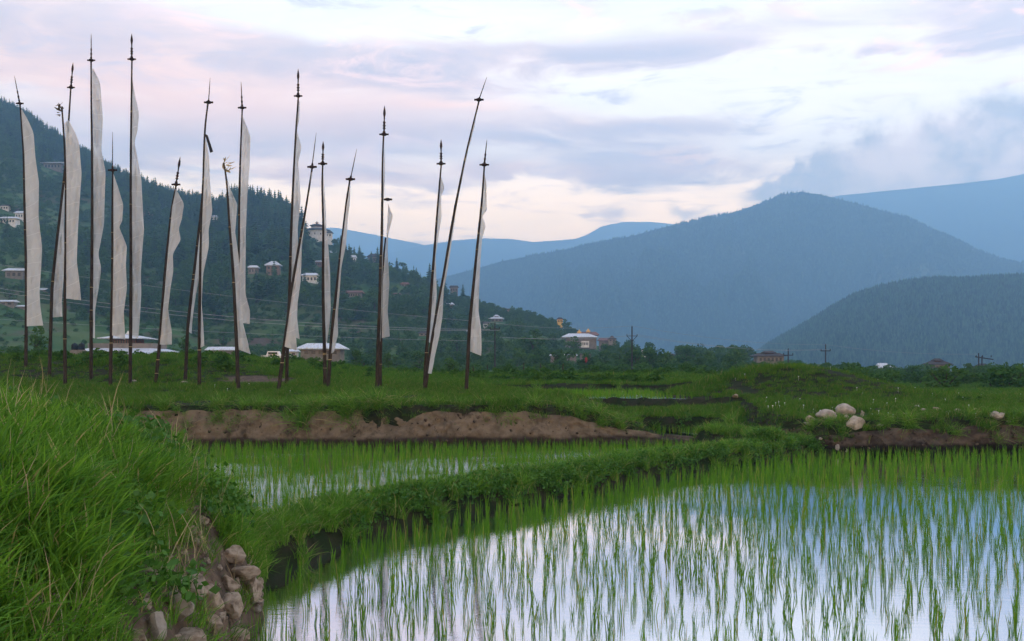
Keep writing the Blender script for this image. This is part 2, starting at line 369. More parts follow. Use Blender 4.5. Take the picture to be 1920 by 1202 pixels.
M_tank = surf('black_plastic', (.015, .015, .017), rough=.5)
M_metalpole = surf('pole_grey', (.045, .045, .05), (.03, .03, .032), 3, .7)
M_wire = surf('wire_grey', (.30, .32, .36), rough=.6)
M_straw = surf('straw', (.42, .34, .20), (.30, .24, .14), 8, .9)
M_flower = surf('white_petal', (.78, .78, .76), rough=.8)
M_red = surf('red_plastic', (.22, .035, .025), rough=.5)
M_blackcloth = surf('black_cloth', (.03, .03, .035), rough=.9)

def flagmat():
    ma = bpy.data.materials.new('white_gauze'); ma.use_nodes = True; t = NT(ma.node_tree); t.n.clear()
    v = t.node('ShaderNodeAttribute', attribute_name='along').outputs['Fac']; c = t.node('ShaderNodeAttribute', attribute_name='across').outputs['Fac']
    seam = t.m('LESS_THAN', t.m('FRACT', t.m('ADD', t.m('MULTIPLY', v, 1.75), t.m('MULTIPLY', c, .12))), .04)
    hem = t.m('GREATER_THAN', c, .965)
    two = t.m('MAXIMUM', seam, t.m('MULTIPLY', hem, .6))
    tc = t.node('ShaderNodeTexCoord').outputs['Object']
    stain = t.sm(t.noise(tc, .9, 5, .6), .35, .75)
    weave = t.m('MULTIPLY', t.noise(t.scale(tc, (1, 1, 2.2)), 26, 3), .35)
    bn = t.node('ShaderNodeBump'); bn.inputs['Distance'].default_value = .2; mp = t.node('ShaderNodeMapping'); t.l.new(tc, mp.inputs[0]); mp.inputs['Rotation'].default_value = (0, R(24), 0); mp.inputs['Scale'].default_value = (5, 5, .8)
    t.l.new(t.noise(mp.outputs[0], 1.6, 5, .6, 1.2), bn.inputs['Height'])
    base = t.mix(t.m('ADD', t.m('MULTIPLY', stain, .65), weave, clamp=True), (.86, .85, .85), (.62, .61, .61))
    col = t.mix(two, base, (.84, .83, .83))
    d = t.node('ShaderNodeBsdfDiffuse'); t.l.new(col, d.inputs[0]); tr = t.node('ShaderNodeBsdfTranslucent'); t.l.new(col, tr.inputs[0]); t.l.new(bn.outputs[0], d.inputs['Normal']); t.l.new(bn.outputs[0], tr.inputs['Normal'])
    mx = t.node('ShaderNodeMixShader'); t.l.new(t.m('SUBTRACT', .30, t.m('MULTIPLY', two, .06)), mx.inputs[0]); t.l.new(d.outputs[0], mx.inputs[1]); t.l.new(tr.outputs[0], mx.inputs[2])
    tp = t.node('ShaderNodeBsdfTransparent'); m2 = t.node('ShaderNodeMixShader'); t.l.new(t.m('SUBTRACT', .16, t.m('MULTIPLY', two, .07)), m2.inputs[0])
    t.l.new(mx.outputs[0], m2.inputs[1]); t.l.new(tp.outputs[0], m2.inputs[2])
    o = t.node('ShaderNodeOutputMaterial'); t.l.new(m2.outputs[0], o.inputs[0]); return ma
M_flag = flagmat()

# ------------------------------------------------------------------ plants as small meshes to be copied or strewn
def blades(n, h, w, spread, bend, seg=3, lean=(0, 0), hv=.35, seed=0, up=1.0):
    g = np.random.default_rng(seed); V = []; Fc = []; T = []
    for i in range(n):
        a = g.uniform(0, 2 * math.pi); r = spread * math.sqrt(g.random()); bx, by = r * math.cos(a), r * math.sin(a)
        hh = h * (1 - hv + 2 * hv * g.random()); da = g.uniform(0, 2 * math.pi); bd = bend * g.uniform(.2, 1.2) * hh
        dx, dy = math.cos(da) * bd + lean[0] * hh, math.sin(da) * bd + lean[1] * hh
        ta = g.uniform(0, math.pi); sx, sy = math.cos(ta) * w / 2, math.sin(ta) * w / 2; b = len(V); tint = g.random()
        for k in range(seg + 1):
            t = k / seg; ww = 1 - .15 * t if k < seg else 0.06
            L = math.hypot(dx, dy) / hh; drop = 1 - .32 * min(L, 1.4) * t * t
            cx, cy, cz = bx + dx * t ** 1.8, by + dy * t ** 1.8, hh * t * drop * up
            V += [(cx - sx * ww, cy - sy * ww, cz), (cx + sx * ww, cy + sy * ww, cz)]; T += [tint, tint]
        for k in range(seg): Fc.append((b + 2 * k, b + 2 * k + 1, b + 2 * k + 3, b + 2 * k + 2))
    return np.array(V), np.array(Fc), np.array(T)
def leaves(C, size, g, flat=0.0, aspect=.6):
    """a leaf-shaped quad at every point"""
    n = len(C); N = g.normal(size=(n, 3)); N[:, 2] += flat; N /= np.linalg.norm(N, axis=1)[:, None]
    A = np.cross(N, g.normal(size=(n, 3))); A /= np.linalg.norm(A, axis=1)[:, None]; B = np.cross(N, A)
    s = (size * g.uniform(.6, 1.3, n))[:, None]
    V = np.stack([C - A * s, C + B * s * aspect - A * s * .1, C + A * s, C - B * s * aspect - A * s * .1], 1).reshape(-1, 3)
    return V, np.arange(4 * n).reshape(-1, 4), np.repeat(g.random(n), 4)
def crown_pts(n, rad, hgt, z0, lobes, g):
    L = []
    for k in range(lobes):
        a = g.uniform(0, 2 * math.pi); t = g.uniform(0, 1); rr = rad * math.sqrt(max(.05, 1 - (2 * t - .9) ** 2)) * g.uniform(.25, .75)
        L.append((rr * math.cos(a), rr * math.sin(a), z0 + hgt * t, rad * g.uniform(.30, .52)))
    out = []
    for i in range(n):
        x, y, z, r = L[g.integers(lobes)]; d = g.normal(size=3); d /= np.linalg.norm(d); d[2] *= .8
        out.append(np.array((x, y, z)) + d * r * g.uniform(.7, 1.05))
    return np.array(out)
def leafy_meshes(seed, n=420, rad=.36, hgt=.62, z0=.30, size=.055):
    g = np.random.default_rng(seed)
    V, Fc, T = leaves(crown_pts(n, rad, hgt, z0, 9, g), size, g)
    cr = mesh('crown', V, Fc, M_leafy, attrs={'tint': T})
    b = MB(); b.tube([(0, 0, -.08), (.01, 0, .2), (.0, .015, .5), (0, 0, .75)], [.032, .026, .017, .006], 5)
    for k in range(4):
        a = k * 1.7 + seed; b.tube([(0, 0, .25 + .08 * k), (.12 * math.cos(a), .12 * math.sin(a), .45 + .06 * k), (.24 * math.cos(a), .24 * math.sin(a), .58 + .06 * k)], [.014, .01, .004], 4)
    return cr, mesh('trunk', b.v, b.f, M_bark)
def conifer_meshes(seed, w=.20):
    g = np.random.default_rng(seed); V = []; Fc = []; T = []; lv = 15
    for k in range(lv):
        t = k / (lv - 1); z = .10 + .86 * t; r0 = w * (1 - t) ** .8 * g.uniform(.75, 1.2) + .012; nb = 8 if k < 11 else 5; a0 = g.uniform(0, 6)
        for j in range(nb):
            a = a0 + 2 * math.pi * (j + g.uniform(-.3, .3)) / nb; r = r0 * g.uniform(.55, 1.15); hw = r * .36 + .006
            ca, sa = math.cos(a), math.sin(a); b = len(V); up = g.uniform(.02, .06)
            V += [(0, 0, z + up), (ca * r * .6 - sa * hw, sa * r * .6 + ca * hw, z - .012), (ca * r, sa * r, z - r * .28), (ca * r * .6 + sa * hw, sa * r * .6 - ca * hw, z - .012)]
            Fc.append((b, b + 1, b + 2, b + 3)); T += [g.random()] * 4
    b = len(V); V += [(-.012, 0, .9), (.012, 0, .9), (0, .012, .9), (0, 0, 1.0)]; Fc.append((b, b + 1, b + 3, b + 2)); T += [.5] * 4
    cr = mesh('crown', V, np.array(Fc), M_conifer, attrs={'tint': T})
    q = MB(); q.tube([(0, 0, -.08), (0, 0, .3), (0, 0, .95)], [.022, .018, .004], 5)
    return cr, mesh('trunk', q.v, q.f, M_bark)
def bush_meshes(seed, n=520, size=.06, mat=None):
    g = np.random.default_rng(seed); pts = crown_pts(n, .55, .62, .10, 10, g)
    V, Fc, T = leaves(pts, size, g); cr = mesh('foliage', V, Fc, mat or M_bush, attrs={'tint': T})
    b = MB()
    for k in range(6):
        a = k * 1.05 + seed; b.tube([(0, 0, -.1), (.12 * math.cos(a), .12 * math.sin(a), .3), (.3 * math.cos(a), .3 * math.sin(a), .62)], [.018, .013, .005], 4)
    return cr, mesh('stem', b.v, b.f, M_bark)
def proto(me): return bpy.data.objects.new(me.name + '_seed', me)
def bprot(name, mat, *a, **k):
    V, Fc, T = blades(*a, **k); return proto(mesh(name, V, Fc, mat, attrs={'tint': T}))

def strew(name, label, cat, pts, scl, rot, protos, kind='stuff'):
    """ONE object whose geometry nodes put a copy of a small plant on every point"""
    me = bpy.data.meshes.new(name); me.vertices.add(len(pts)); me.vertices.foreach_set('co', np.asarray(pts, np.float32).ravel())
    a = me.attributes.new('scl', 'FLOAT_VECTOR', 'POINT'); s = np.asarray(scl, np.float32); s = np.repeat(s[:, None], 3, 1) if s.ndim == 1 else s
    a.data.foreach_set('vector', s.ravel())
    a = me.attributes.new('rot', 'FLOAT_VECTOR', 'POINT'); r = np.asarray(rot, np.float32)
    if r.ndim == 1: r = np.stack([np.zeros_like(r), np.zeros_like(r), r], 1)
    a.data.foreach_set('vector', np.ascontiguousarray(r).ravel())
    a = me.attributes.new('pick', 'INT', 'POINT'); a.data.foreach_set('value', rng.integers(0, len(protos), len(pts)).astype(np.int32))
    o = obj(name, me); tag(o, label, cat, kind=kind)
    ng = bpy.data.node_groups.new(name, 'GeometryNodeTree'); ng.interface.new_socket('Geometry', in_out='INPUT', socket_type='NodeSocketGeometry'); ng.interface.new_socket('Geometry', in_out='OUTPUT', socket_type='NodeSocketGeometry')
    N = ng.nodes; L = ng.links; gi = N.new('NodeGroupInput'); go = N.new('NodeGroupOutput'); iop = N.new('GeometryNodeInstanceOnPoints'); j = N.new('GeometryNodeJoinGeometry')
    for p in protos:
        oi = N.new('GeometryNodeObjectInfo'); oi.inputs['Object'].default_value = p; oi.inputs['As Instance'].default_value = True; L.new(oi.outputs['Geometry'], j.inputs[0])
    L.new(gi.outputs[0], iop.inputs['Points']); L.new(j.outputs[0], iop.inputs['Instance']); iop.inputs['Pick Instance'].default_value = True
    for nm, dt, sk in (('scl', 'FLOAT_VECTOR', 'Scale'), ('rot', 'FLOAT_VECTOR', 'Rotation'), ('pick', 'INT', 'Instance Index')):
        na = N.new('GeometryNodeInputNamedAttribute'); na.data_type = dt; na.inputs['Name'].default_value = nm
        L.new(na.outputs[0], iop.inputs[sk])
    L.new(iop.outputs[0], go.inputs[0]); md = o.modifiers.new('strew', 'NODES'); md.node_group = ng
    return o

# ------------------------------------------------------------------ setting: ground, water, hills
def grid(name, X, Y, Z, mat, smooth=True):
    r, c = X.shape; i = np.arange(r * c).reshape(r, c)
    Fc = np.stack([i[:-1, :-1], i[:-1, 1:], i[1:, 1:], i[1:, :-1]], -1).reshape(-1, 4)
    o = obj(name, mesh(name, np.stack([X, Y, Z], -1).reshape(-1, 3), Fc, mat, smooth)); o['kind'] = 'structure'; return o
def near_ground():
    yy = np.exp(np.linspace(math.log(2.0), math.log(150), 4000)); dens = 1 / yy * (1 + 2.2 * np.exp(-((yy - 24.5) / 3.5) ** 2) + 1.0 * np.exp(-((yy - 8) / 4) ** 2) + 1.0 * np.exp(-((yy - 33) / 6) ** 2))
    c = np.cumsum(dens * np.gradient(yy)); c = (c - c[0]) / (c[-1] - c[0]); Yv = np.interp(np.linspace(0, 1, 470), c, yy)
    u = np.linspace(-.95, .95, 420); U, Y = np.meshgrid(u, Yv); X = U * Y
    Y2 = Y; Z = height(X, Y2)
    edge = sst(.80, .95, np.abs(U)); Z = Z * (1 - .0 * edge)
    o = grid('ground', X, Y2, Z, M_ground); at = o.data.attributes.new('soil', 'FLOAT', 'POINT'); at.data.foreach_set('value', soilmask(X, Y, Z).astype(np.float32).ravel())
near_ground()
def sheet(name, pts, z, mat):
    o = obj(name, mesh(name, [(x, y, z) for x, y in pts], [tuple(range(len(pts)))], mat)); o['kind'] = 'structure'; return o
W_near = watermat('paddy_water', (.10, .088, .07), .0016, 9)
W_left = watermat('rippled_water', (.05, .042, .03), .010, 11, refl=.93)
sheet('water', [(-1.9, 1), (-2.2, 7), (-2.6, 9.4)] + BERM[1:-1] + [(6.4, 22.6), (8, 23.0), (60, 26), (60, 1)], 0.0, W_near)
sheet('water', [(-2.9, 9.6)] + BERM[1:-1] + [(5.6, 21.9), (5.0, 24.7), (3, 25.0), (-6, 24.7), (-15, 23.6), (-60, 21), (-60, 11), (-6, 11.6), (-3.4, 10.6)], 0.04, W_left)
sheet('water', [(5.5, 22.2), (6.6, 22.6), (6.4, 28), (3.6, 28), (4.85, 24.5)], 0.25, W_left)
_wx = np.linspace(-1.5, 9.5, 24); sheet('water', [(x, 31.75 - w) for x, w in zip(_wx, wob(_wx))] + [(9.5, 41), (-2, 41)], 0.945, W_left)
vx = np.concatenate([-np.geomspace(7000, 5, 60), np.geomspace(5, 7000, 60)]); vy = np.concatenate([-np.geomspace(1500, 5, 20), np.geomspace(5, 7500, 80)])
VX, VY = np.meshgrid(vx, vy)
grid('valley_floor', VX, VY, np.where(VY < 120, -.75, -.75 + .6 * sst(120, 200, VY)) + 0 * VX, M_valley)
def hill_mesh():
    pv = np.linspace(-650, 1560, 420); tv = np.concatenate([np.linspace(0, 1, 330), np.linspace(1.01, 1.5, 20)]); PX, Tt = np.meshgrid(pv, tv)
    _, Yr, _ = hill_par(PX); Y = np.where(Tt <= 1, 132 * (Yr / 132) ** Tt, Yr + (Tt - 1) * 900); Z = hillz(PX, Y)
    Z = np.where(Y < 150, Z - .5, Z)
    grid('hillside', (PX - HX) / F * Y, Y, Z, M_hill)
hill_mesh()
def mountain(name, prof, Yr, Yb, mat, amp, gul, seed, cols=420, rows=150, x0=None, x1=None, tree_px=0):
    prof = np.array(prof, float); pv = np.linspace(x0 if x0 is not None else prof[0, 0], x1 if x1 is not None else prof[-1, 0], cols)
    tv = np.concatenate([np.linspace(0, 1, rows), np.linspace(1.02, 1.5, 12)])
    def f(px, t):
        ry = np.interp(px, prof[:, 0], prof[:, 1]); Y = Yb + (Yr - Yb) * t; zr = CZ + (HY - ry - tree_px) / F * Yr
        X = (px - HX) / F * Yr
        n = fbm(X / gul + seed, Y / (gul * 2.2) + seed * 1.7, 5); rid = 1 - np.abs(fbm(X / (gul * .8) + 31 + seed, Y / (gul * 3) + seed, 4)) * 2
        rise = np.where(t <= 1, np.clip(t, 0, 1) ** .95, 1 - (t - 1) * .9); a = np.clip(t * (1 - t) * 4, 0, 1) ** .7 * np.clip(zr / 200, .1, 1)
        return (px - HX) / F * Y, Y, -1 + (zr + 1) * rise + a * amp * (n + .6 * rid - .3) + np.where(t > .93, 1, 0) * 0
    PX, Tt = np.meshgrid(pv, tv); X, Y, Z = f(PX, Tt); grid(name, X, Y, Z, mat); return f, pv
SUN_MTN = [(1330, 440), (1450, 400), (1570, 367), (1640, 360), (1720, 352), (1800, 344), (1870, 336), (1920, 326), (2050, 334), (2300, 345), (2700, 380)]
BIG = [(500, 620), (700, 566), (820, 520), (900, 499), (940, 487), (1000, 476), (1060, 466), (1120, 452), (1180, 441), (1250, 422), (1320, 408), (1380, 394), (1430, 377), (1465, 362), (1500, 357), (1535, 361), (1580, 372), (1640, 388), (1700, 405), (1760, 432), (1820, 460), (1900, 492), (2000, 530), (2200, 600), (2400, 660)]
NEARHILL = [(1380, 700), (1415, 664), (1440, 645), (1480, 622), (1520, 600), (1560, 574), (1600, 552), (1650, 535), (1700, 525), (1760, 521), (1820, 521), (1880, 517), (1920, 515), (2000, 520), (2200, 560), (2500, 640)]
LEFTFAR = [(560, 520), (640, 492), (700, 480), (740, 470), (790, 459), (850, 449), (900, 445), (960, 446), (1000, 452), (1040, 449), (1080, 446), (1130, 450), (1200, 470), (1300, 500)]
FARFAR = [(1000, 480), (1060, 455), (1100, 440), (1130, 424), (1170, 416), (1220, 416), (1260, 420), (1330, 440), (1400, 470)]
FAINT = [(480, 432), (560, 430), (630, 427), (680, 436), (740, 448), (790, 458), (850, 470), (950, 500)]
big_f, big_p = mountain('mountain', BIG, 3200, 2450, M_forest, 190, 240, 3, 520, 200, tree_px=3)
near_f, near_p = mountain('forested_hill', NEARHILL, 1550, 1120, M_forest, 26, 150, 9, 420, 140, tree_px=4)
mountain('back_mountain', SUN_MTN, 5600, 4700, M_forest, 170, 700, 5)
mountain('far_ridge', LEFTFAR, 6400, 4400, M_forest, 90, 420, 12, tree_px=2)
mountain('far_ridge', FARFAR, 6900, 5000, M_forest, 90, 420, 15)
mountain('far_ridge', FAINT, 7000, 5900, M_forest, 60, 420, 19)

# bare earth faces: a skin in front of the terrace edge, with clods, pits painted dark and a wet undercut foot
def bank(name, line, top_fn, mat, depth=.42, n=300, m=30, foot=.0, seed=0):
    L = np.array(line, float); s = np.r_[0, np.cumsum(np.hypot(*np.diff(L, axis=0).T))]; sv = np.linspace(0, s[-1], n)
    x = np.interp(sv, s, L[:, 0]); y = np.interp(sv, s, L[:, 1]); x0, y0 = x.copy(), y.copy()
    k = np.ones(15) / 15
    x[7:-7] = np.convolve(x0, k, 'valid'); y[7:-7] = np.convolve(y0, k, 'valid')
    tx, ty = np.gradient(x), np.gradient(y); l = np.hypot(tx, ty); nx, ny = ty / l, -tx / l       # outwards
    t = np.linspace(0, 1, m)[None, :]; S = sv[:, None]; top = (top_fn(x, y) * (1 + .16 * fbm(sv * .8 + seed, sv * 0, 3) + .05 * fbm(sv * 4, sv * 0 + 2, 2)))[:, None]
    z = -.10 + (top + .10) * t
    n1 = fbm(S * .55 + seed, t * 1.2 + seed, 4); n2 = fbm(S * 3.5 + seed, t * 4 + 3, 4); n3 = fbm(S * 9 + seed, t * 10, 3)
    off = depth * .5 * (1 - t) ** .8 - depth * .75 * t ** 1.5 + (.18 * n1 + .09 * n2 + .06 * n3 + .16 * (np.abs(fbm(S * 2.6 + seed, t * .7 + 4, 3)) - .2) * np.sin(np.pi * np.clip(t, 0, 1)) ** .5) - .12 * np.exp(-((t - .16) / .12) ** 2)
    X = x[:, None] + nx[:, None] * off; Y = y[:, None] + ny[:, None] * off
    return grid(name, X, Y, z + .03 * n2, mat)
def wetmat(name, dry1, dry2, wet, zw):
    ma = bpy.data.materials.new(name); ma.use_nodes = True; t = NT(ma.node_tree); b = t.n['Principled BSDF']
    tc = t.node('ShaderNodeTexCoord').outputs['Object']; sp = t.node('ShaderNodeSeparateXYZ'); t.l.new(tc, sp.inputs[0])
    c = t.mix(t.sm(t.noise(tc, 3.0, 7, .62), .35, .68), dry1, dry2); c = t.mix(t.sm(t.noise(t.scale(tc, (1, 1, .35)), 2.1, 8, .7), .50, .66), c, tuple(v * .55 for v in dry2))
    c = t.mix(t.sm(t.noise(t.scale(tc, (1, 1, .7)), 8, 6, .7), .61, .67), c, tuple(v * .28 for v in dry2))  # near-black spots paint the shade of pits into the colour
    zz = t.m('ADD', sp.outputs[2], t.m('MULTIPLY', t.m('SUBTRACT', t.noise(tc, 1.4, 4), .5), .25))
    c = t.mix(t.sm(zz, zw + .05, zw - .05), c, wet); t.l.new(c, b.inputs['Base Color']); b.inputs['Roughness'].default_value = .95; b.inputs['Specular IOR Level'].default_value = .03
    bn = t.node('ShaderNodeBump'); bn.inputs['Distance'].default_value = .05; t.l.new(t.noise(tc, 14, 8, .7), bn.inputs['Height']); t.l.new(bn.outputs[0], b.inputs['Normal']); return ma
M_bank = wetmat('bank_earth', (.175, .130, .088), (.100, .075, .052), (.045, .034, .026), .27)
M_bank2 = wetmat('shaded_bank_earth', (.10, .075, .056), (.042, .033, .026), (.016, .013, .011), .22)  # deep shadow of the right bank put into its darker earth colours
bank('earth_bank', [(-16, 22.5), (-10, 23.45), (-6.6, 24.0), (-3, 23.9), (0, 24.1), (3.05, 24.45), (4.7, 24.75)], lambda x, y: np.interp(x, [-16, -6, 0.4, 2.2, 3.6, 4.7], [.88, .88, .84, .56, .32, .06]), M_bank, .40, 460, 34, seed=2)
bank('earth_bank', [(5.9, 25.2), (5.75, 24.0), (6.2, 22.7), (7.2, 22.35), (9, 22.45), (12, 22.8), (16, 23.0), (22, 23.3)], lambda x, y: np.interp(x, [5.6, 6.2, 8, 11, 16], [.45, .52, .50, .62, .66]), M_bank2, .34, 420, 28, seed=8)

# ------------------------------------------------------------------ haze over the whole valley
def haze():
    b = MB(); b.box((0, 4500, 537), (17600, 13000, 1082)); o = b.build('haze', None); o['kind'] = 'stuff'; o['label'] = 'thin blue evening haze filling the valley'
    ma = bpy.data.materials.new('haze_air'); ma.use_nodes = True; t = NT(ma.node_tree); t.n.clear()
    v = t.node('ShaderNodeVolumePrincipled'); v.inputs['Color'].default_value = HAZE_COLOR; v.inputs['Density'].default_value = HAZE_DENSITY; v.inputs['Anisotropy'].default_value = .45
    u = t.node('ShaderNodeOutputMaterial'); t.l.new(v.outputs[0], u.inputs['Volume']); o.data.materials.append(ma)
haze()

# ------------------------------------------------------------------ prayer flags
#  base px, depth, [(px,py) bends of the pole top to bottom], disc py, finial kind, flag [(py, right edge px)], label
FLAGS = [
 (49, 42, [(27, 142), (37, 194), (44, 290), (49, 480), (48, 720)], 194, 'bead', [(207, 41), (253, 63), (306, 67), (350, 73), (410, 72), (462, 79), (500, 77), (558, 74), (585, 76), (612, 81)], 'tall white prayer flag at the far left edge, its pole top bent leftwards'),
 (91, 40, [(137, 117), (133, 164), (122, 310), (110, 428), (98, 541), (91, 712)], 164, 'spear', [(300, 127), (360, 121), (428, 120), (490, 121), (541, 118), (570, 116), (595, 117)], 'white prayer flag on a pole leaning right, crossing the tuft-topped pole'),
 (121, 36, [(117, 200), (121, 260), (123, 333), (122, 731)], None, 'tuft', [(232, 128), (273, 148), (326, 153), (380, 149), (440, 146), (500, 144), (540, 150), (560, 152)], 'white prayer flag on an upright pole topped by a dry tuft, beside the leaning one'),
 (171, 39, [(171, 63), (171, 113), (173, 273), (172, 440), (171, 715)], 113, 'bead', [(128, 174), (150, 188), (213, 193), (273, 190), (323, 198), (417, 195), (468, 184), (496, 190), (541, 185), (587, 178), (633, 178)], 'very tall straight prayer flag, third tallest pole, cloth narrowing to the bottom'),
 (207, 35, [(211, 248), (211, 319), (211, 485), (207, 724)], 319, 'spike', [(326, 213), (383, 231), (417, 229), (430, 223), (468, 238), (505, 236), (544, 238), (584, 232), (629, 235)], 'short prayer flag with a long thin spike between the two tallest poles'),
 (245, 37, [(247, 63), (247, 111), (246, 240), (245, 440), (245, 722)], 111, 'spear', [(150, 249), (210, 261), (243, 258), (262, 252), (326, 265), (433, 270), (513, 264), (545, 265), (595, 262), (629, 259)], 'tallest prayer flag, straight pole ending in a beaded spearhead above the white roofed temple'),
 (290, 36, [(338, 294), (330, 346), (321, 390), (313, 476), (300, 626), (290, 724)], 346, 'spear', [(355, 330), (386, 345), (417, 341), (437, 335), (456, 339), (482, 324), (510, 325), (536, 320), (576, 315), (620, 322), (646, 322)], 'short leaning prayer flag with spearhead and a strongly rippled cloth'),
 (347, 39, [(384, 262), (378, 380), (366, 500), (351, 620), (346, 718)], None, 'plain', [(300, 386), (380, 381), (456, 377), (530, 372), (564, 366), (598, 361), (621, 359)], 'prayer flag on a leaning grey pole with a pale stone at its foot'),
 (373, 34, [(394, 146), (391, 192), (384, 243), (377, 428), (375, 600), (373, 732)], 192, 'spike', [(262, 387), (300, 392), (350, 394), (406, 398), (437, 391), (462, 392), (510, 381), (570, 378), (610, 381), (652, 383)], 'prayer flag with a thin spike and a torn dark rag flying off its top'),
 (448, 33, [(420, 305), (426, 336), (431, 433), (437, 519), (444, 640), (448, 732)], None, 'tuft', [(336, 427), (373, 445), (400, 443), (428, 441), (502, 450), (555, 451), (604, 456), (655, 470)], 'short prayer flag leaning left with a brown leaf tuft on top'),
 (445, 37, [(452, 153), (454, 202), (449, 373), (448, 473), (445, 722)], 202, 'bead', [(220, 455), (266, 470), (320, 468), (366, 464), (428, 461), (558, 460), (587, 469), (605, 468)], 'tall upright prayer flag standing just behind the brown-tufted short one'),
 (538, 36, [(559, 129), (559, 180), (555, 240), (548, 391), (545, 460), (539, 655), (538, 724)], 180, 'spear', [(190, 562), (225, 561), (240, 556), (272, 566), (298, 559), (362, 564), (426, 558), (520, 560), (590, 557), (628, 562)], 'tall prayer flag with spearhead left of the white fortress, crossed by a leaning pole'),
 (521, 33, [(593, 249), (585, 313), (572, 400), (547, 544), (532, 649), (521, 728)], 313, 'spike', [(324, 584), (362, 580), (400, 574), (460, 566), (535, 564), (580, 557), (615, 554), (650, 557)], 'leaning prayer flag crossing in front of the tall spearhead pole, cloth flaring at the bottom'),
 (608, 34, [(606, 265), (605, 307), (603, 348), (606, 430), (607, 610), (609, 732)], 307, 'spear', [(321, 606), (394, 611), (430, 612), (460, 616), (505, 619), (580, 620), (620, 617), (645, 613)], 'upright prayer flag with spearhead right of the white fortress'),
 (614, 33, [(669, 279), (657, 336), (649, 380), (638, 470), (630, 560), (622, 634), (613, 728)], 336, 'spike', [(350, 657), (390, 656), (418, 652), (460, 649), (499, 640), (568, 635), (600, 633), (634, 634), (663, 626)], 'leaning prayer flag with a thin spike, its foot touching the upright pole beside it'),
 (706, 33, [(721, 198), (720, 252), (718, 304), (715, 446), (713, 490), (712, 586), (706, 736)], 252, 'spear', [(262, 721), (320, 722), (380, 719), (446, 719), (520, 717), (580, 716), (634, 713)], 'tall prayer flag with tightly furled cloth and spearhead in the middle of the field'),
 (713, 34, [(727, 369), (723, 446), (716, 529), (714, 640), (713, 730)], 374, 'plain', [(386, 727), (409, 737), (440, 728), (470, 727), (532, 730), (592, 727), (634, 731)], 'shortest prayer flag, standing against the tall furled one'),
 (797, 34, [(827, 261), (827, 307), (824, 347), (817, 446), (809, 535), (800, 655), (796, 733)], 307, 'spear', [(330, 828), (345, 834), (360, 827), (403, 828), (440, 823), (480, 817), (550, 819), (600, 813), (640, 808)], 'prayer flag with spearhead rising behind the strongly tilted pole'),
 (795, 32.5, [(913, 144), (898, 187), (876, 278), (852, 400), (833, 511), (813, 616), (795, 738)], 187, 'spike', [(205, 895), (240, 890), (300, 874), (400, 856), (511, 838), (538, 832), (595, 830), (637, 824), (700, 809)], 'most tilted prayer flag, long pole slanting far to the right with furled cloth'),
 (873, 32, [(913, 262), (908, 309), (904, 362), (897, 440), (890, 520), (879, 625), (873, 738)], 309, 'bead', [(322, 909), (333, 912), (385, 913), (396, 904), (417, 911), (445, 904), (490, 901), (580, 897), (610, 902), (649, 903), (658, 902)], 'rightmost prayer flag, leaning slightly, cloth with a square flared hem'),
]
def lathe(profile, axis0, axis1, n=10):
    """profile of (t, r) along a line"""
    a = np.array(axis0); b = np.array(axis1); return [a + (b - a) * t for t, _ in profile], [r for _, r in profile]
FIN = {'spear': [(0, .035), (.06, .05), (.09, .055), (.12, .03), (.18, .03), (.21, .06), (.25, .03), (.31, .06), (.35, .03), (.42, .055), (.46, .022), (.60, .028), (.72, .050), (.82, .040), (.93, .018), (1, .004)],
       'bead': [(0, .03), (.1, .05), (.14, .03), (.25, .045), (.30, .025), (.42, .04), (.46, .02), (.7, .02), (.9, .012), (1, .004)],
       'spike': [(0, .03), (.08, .045), (.12, .02), (.6, .016), (1, .005)]}
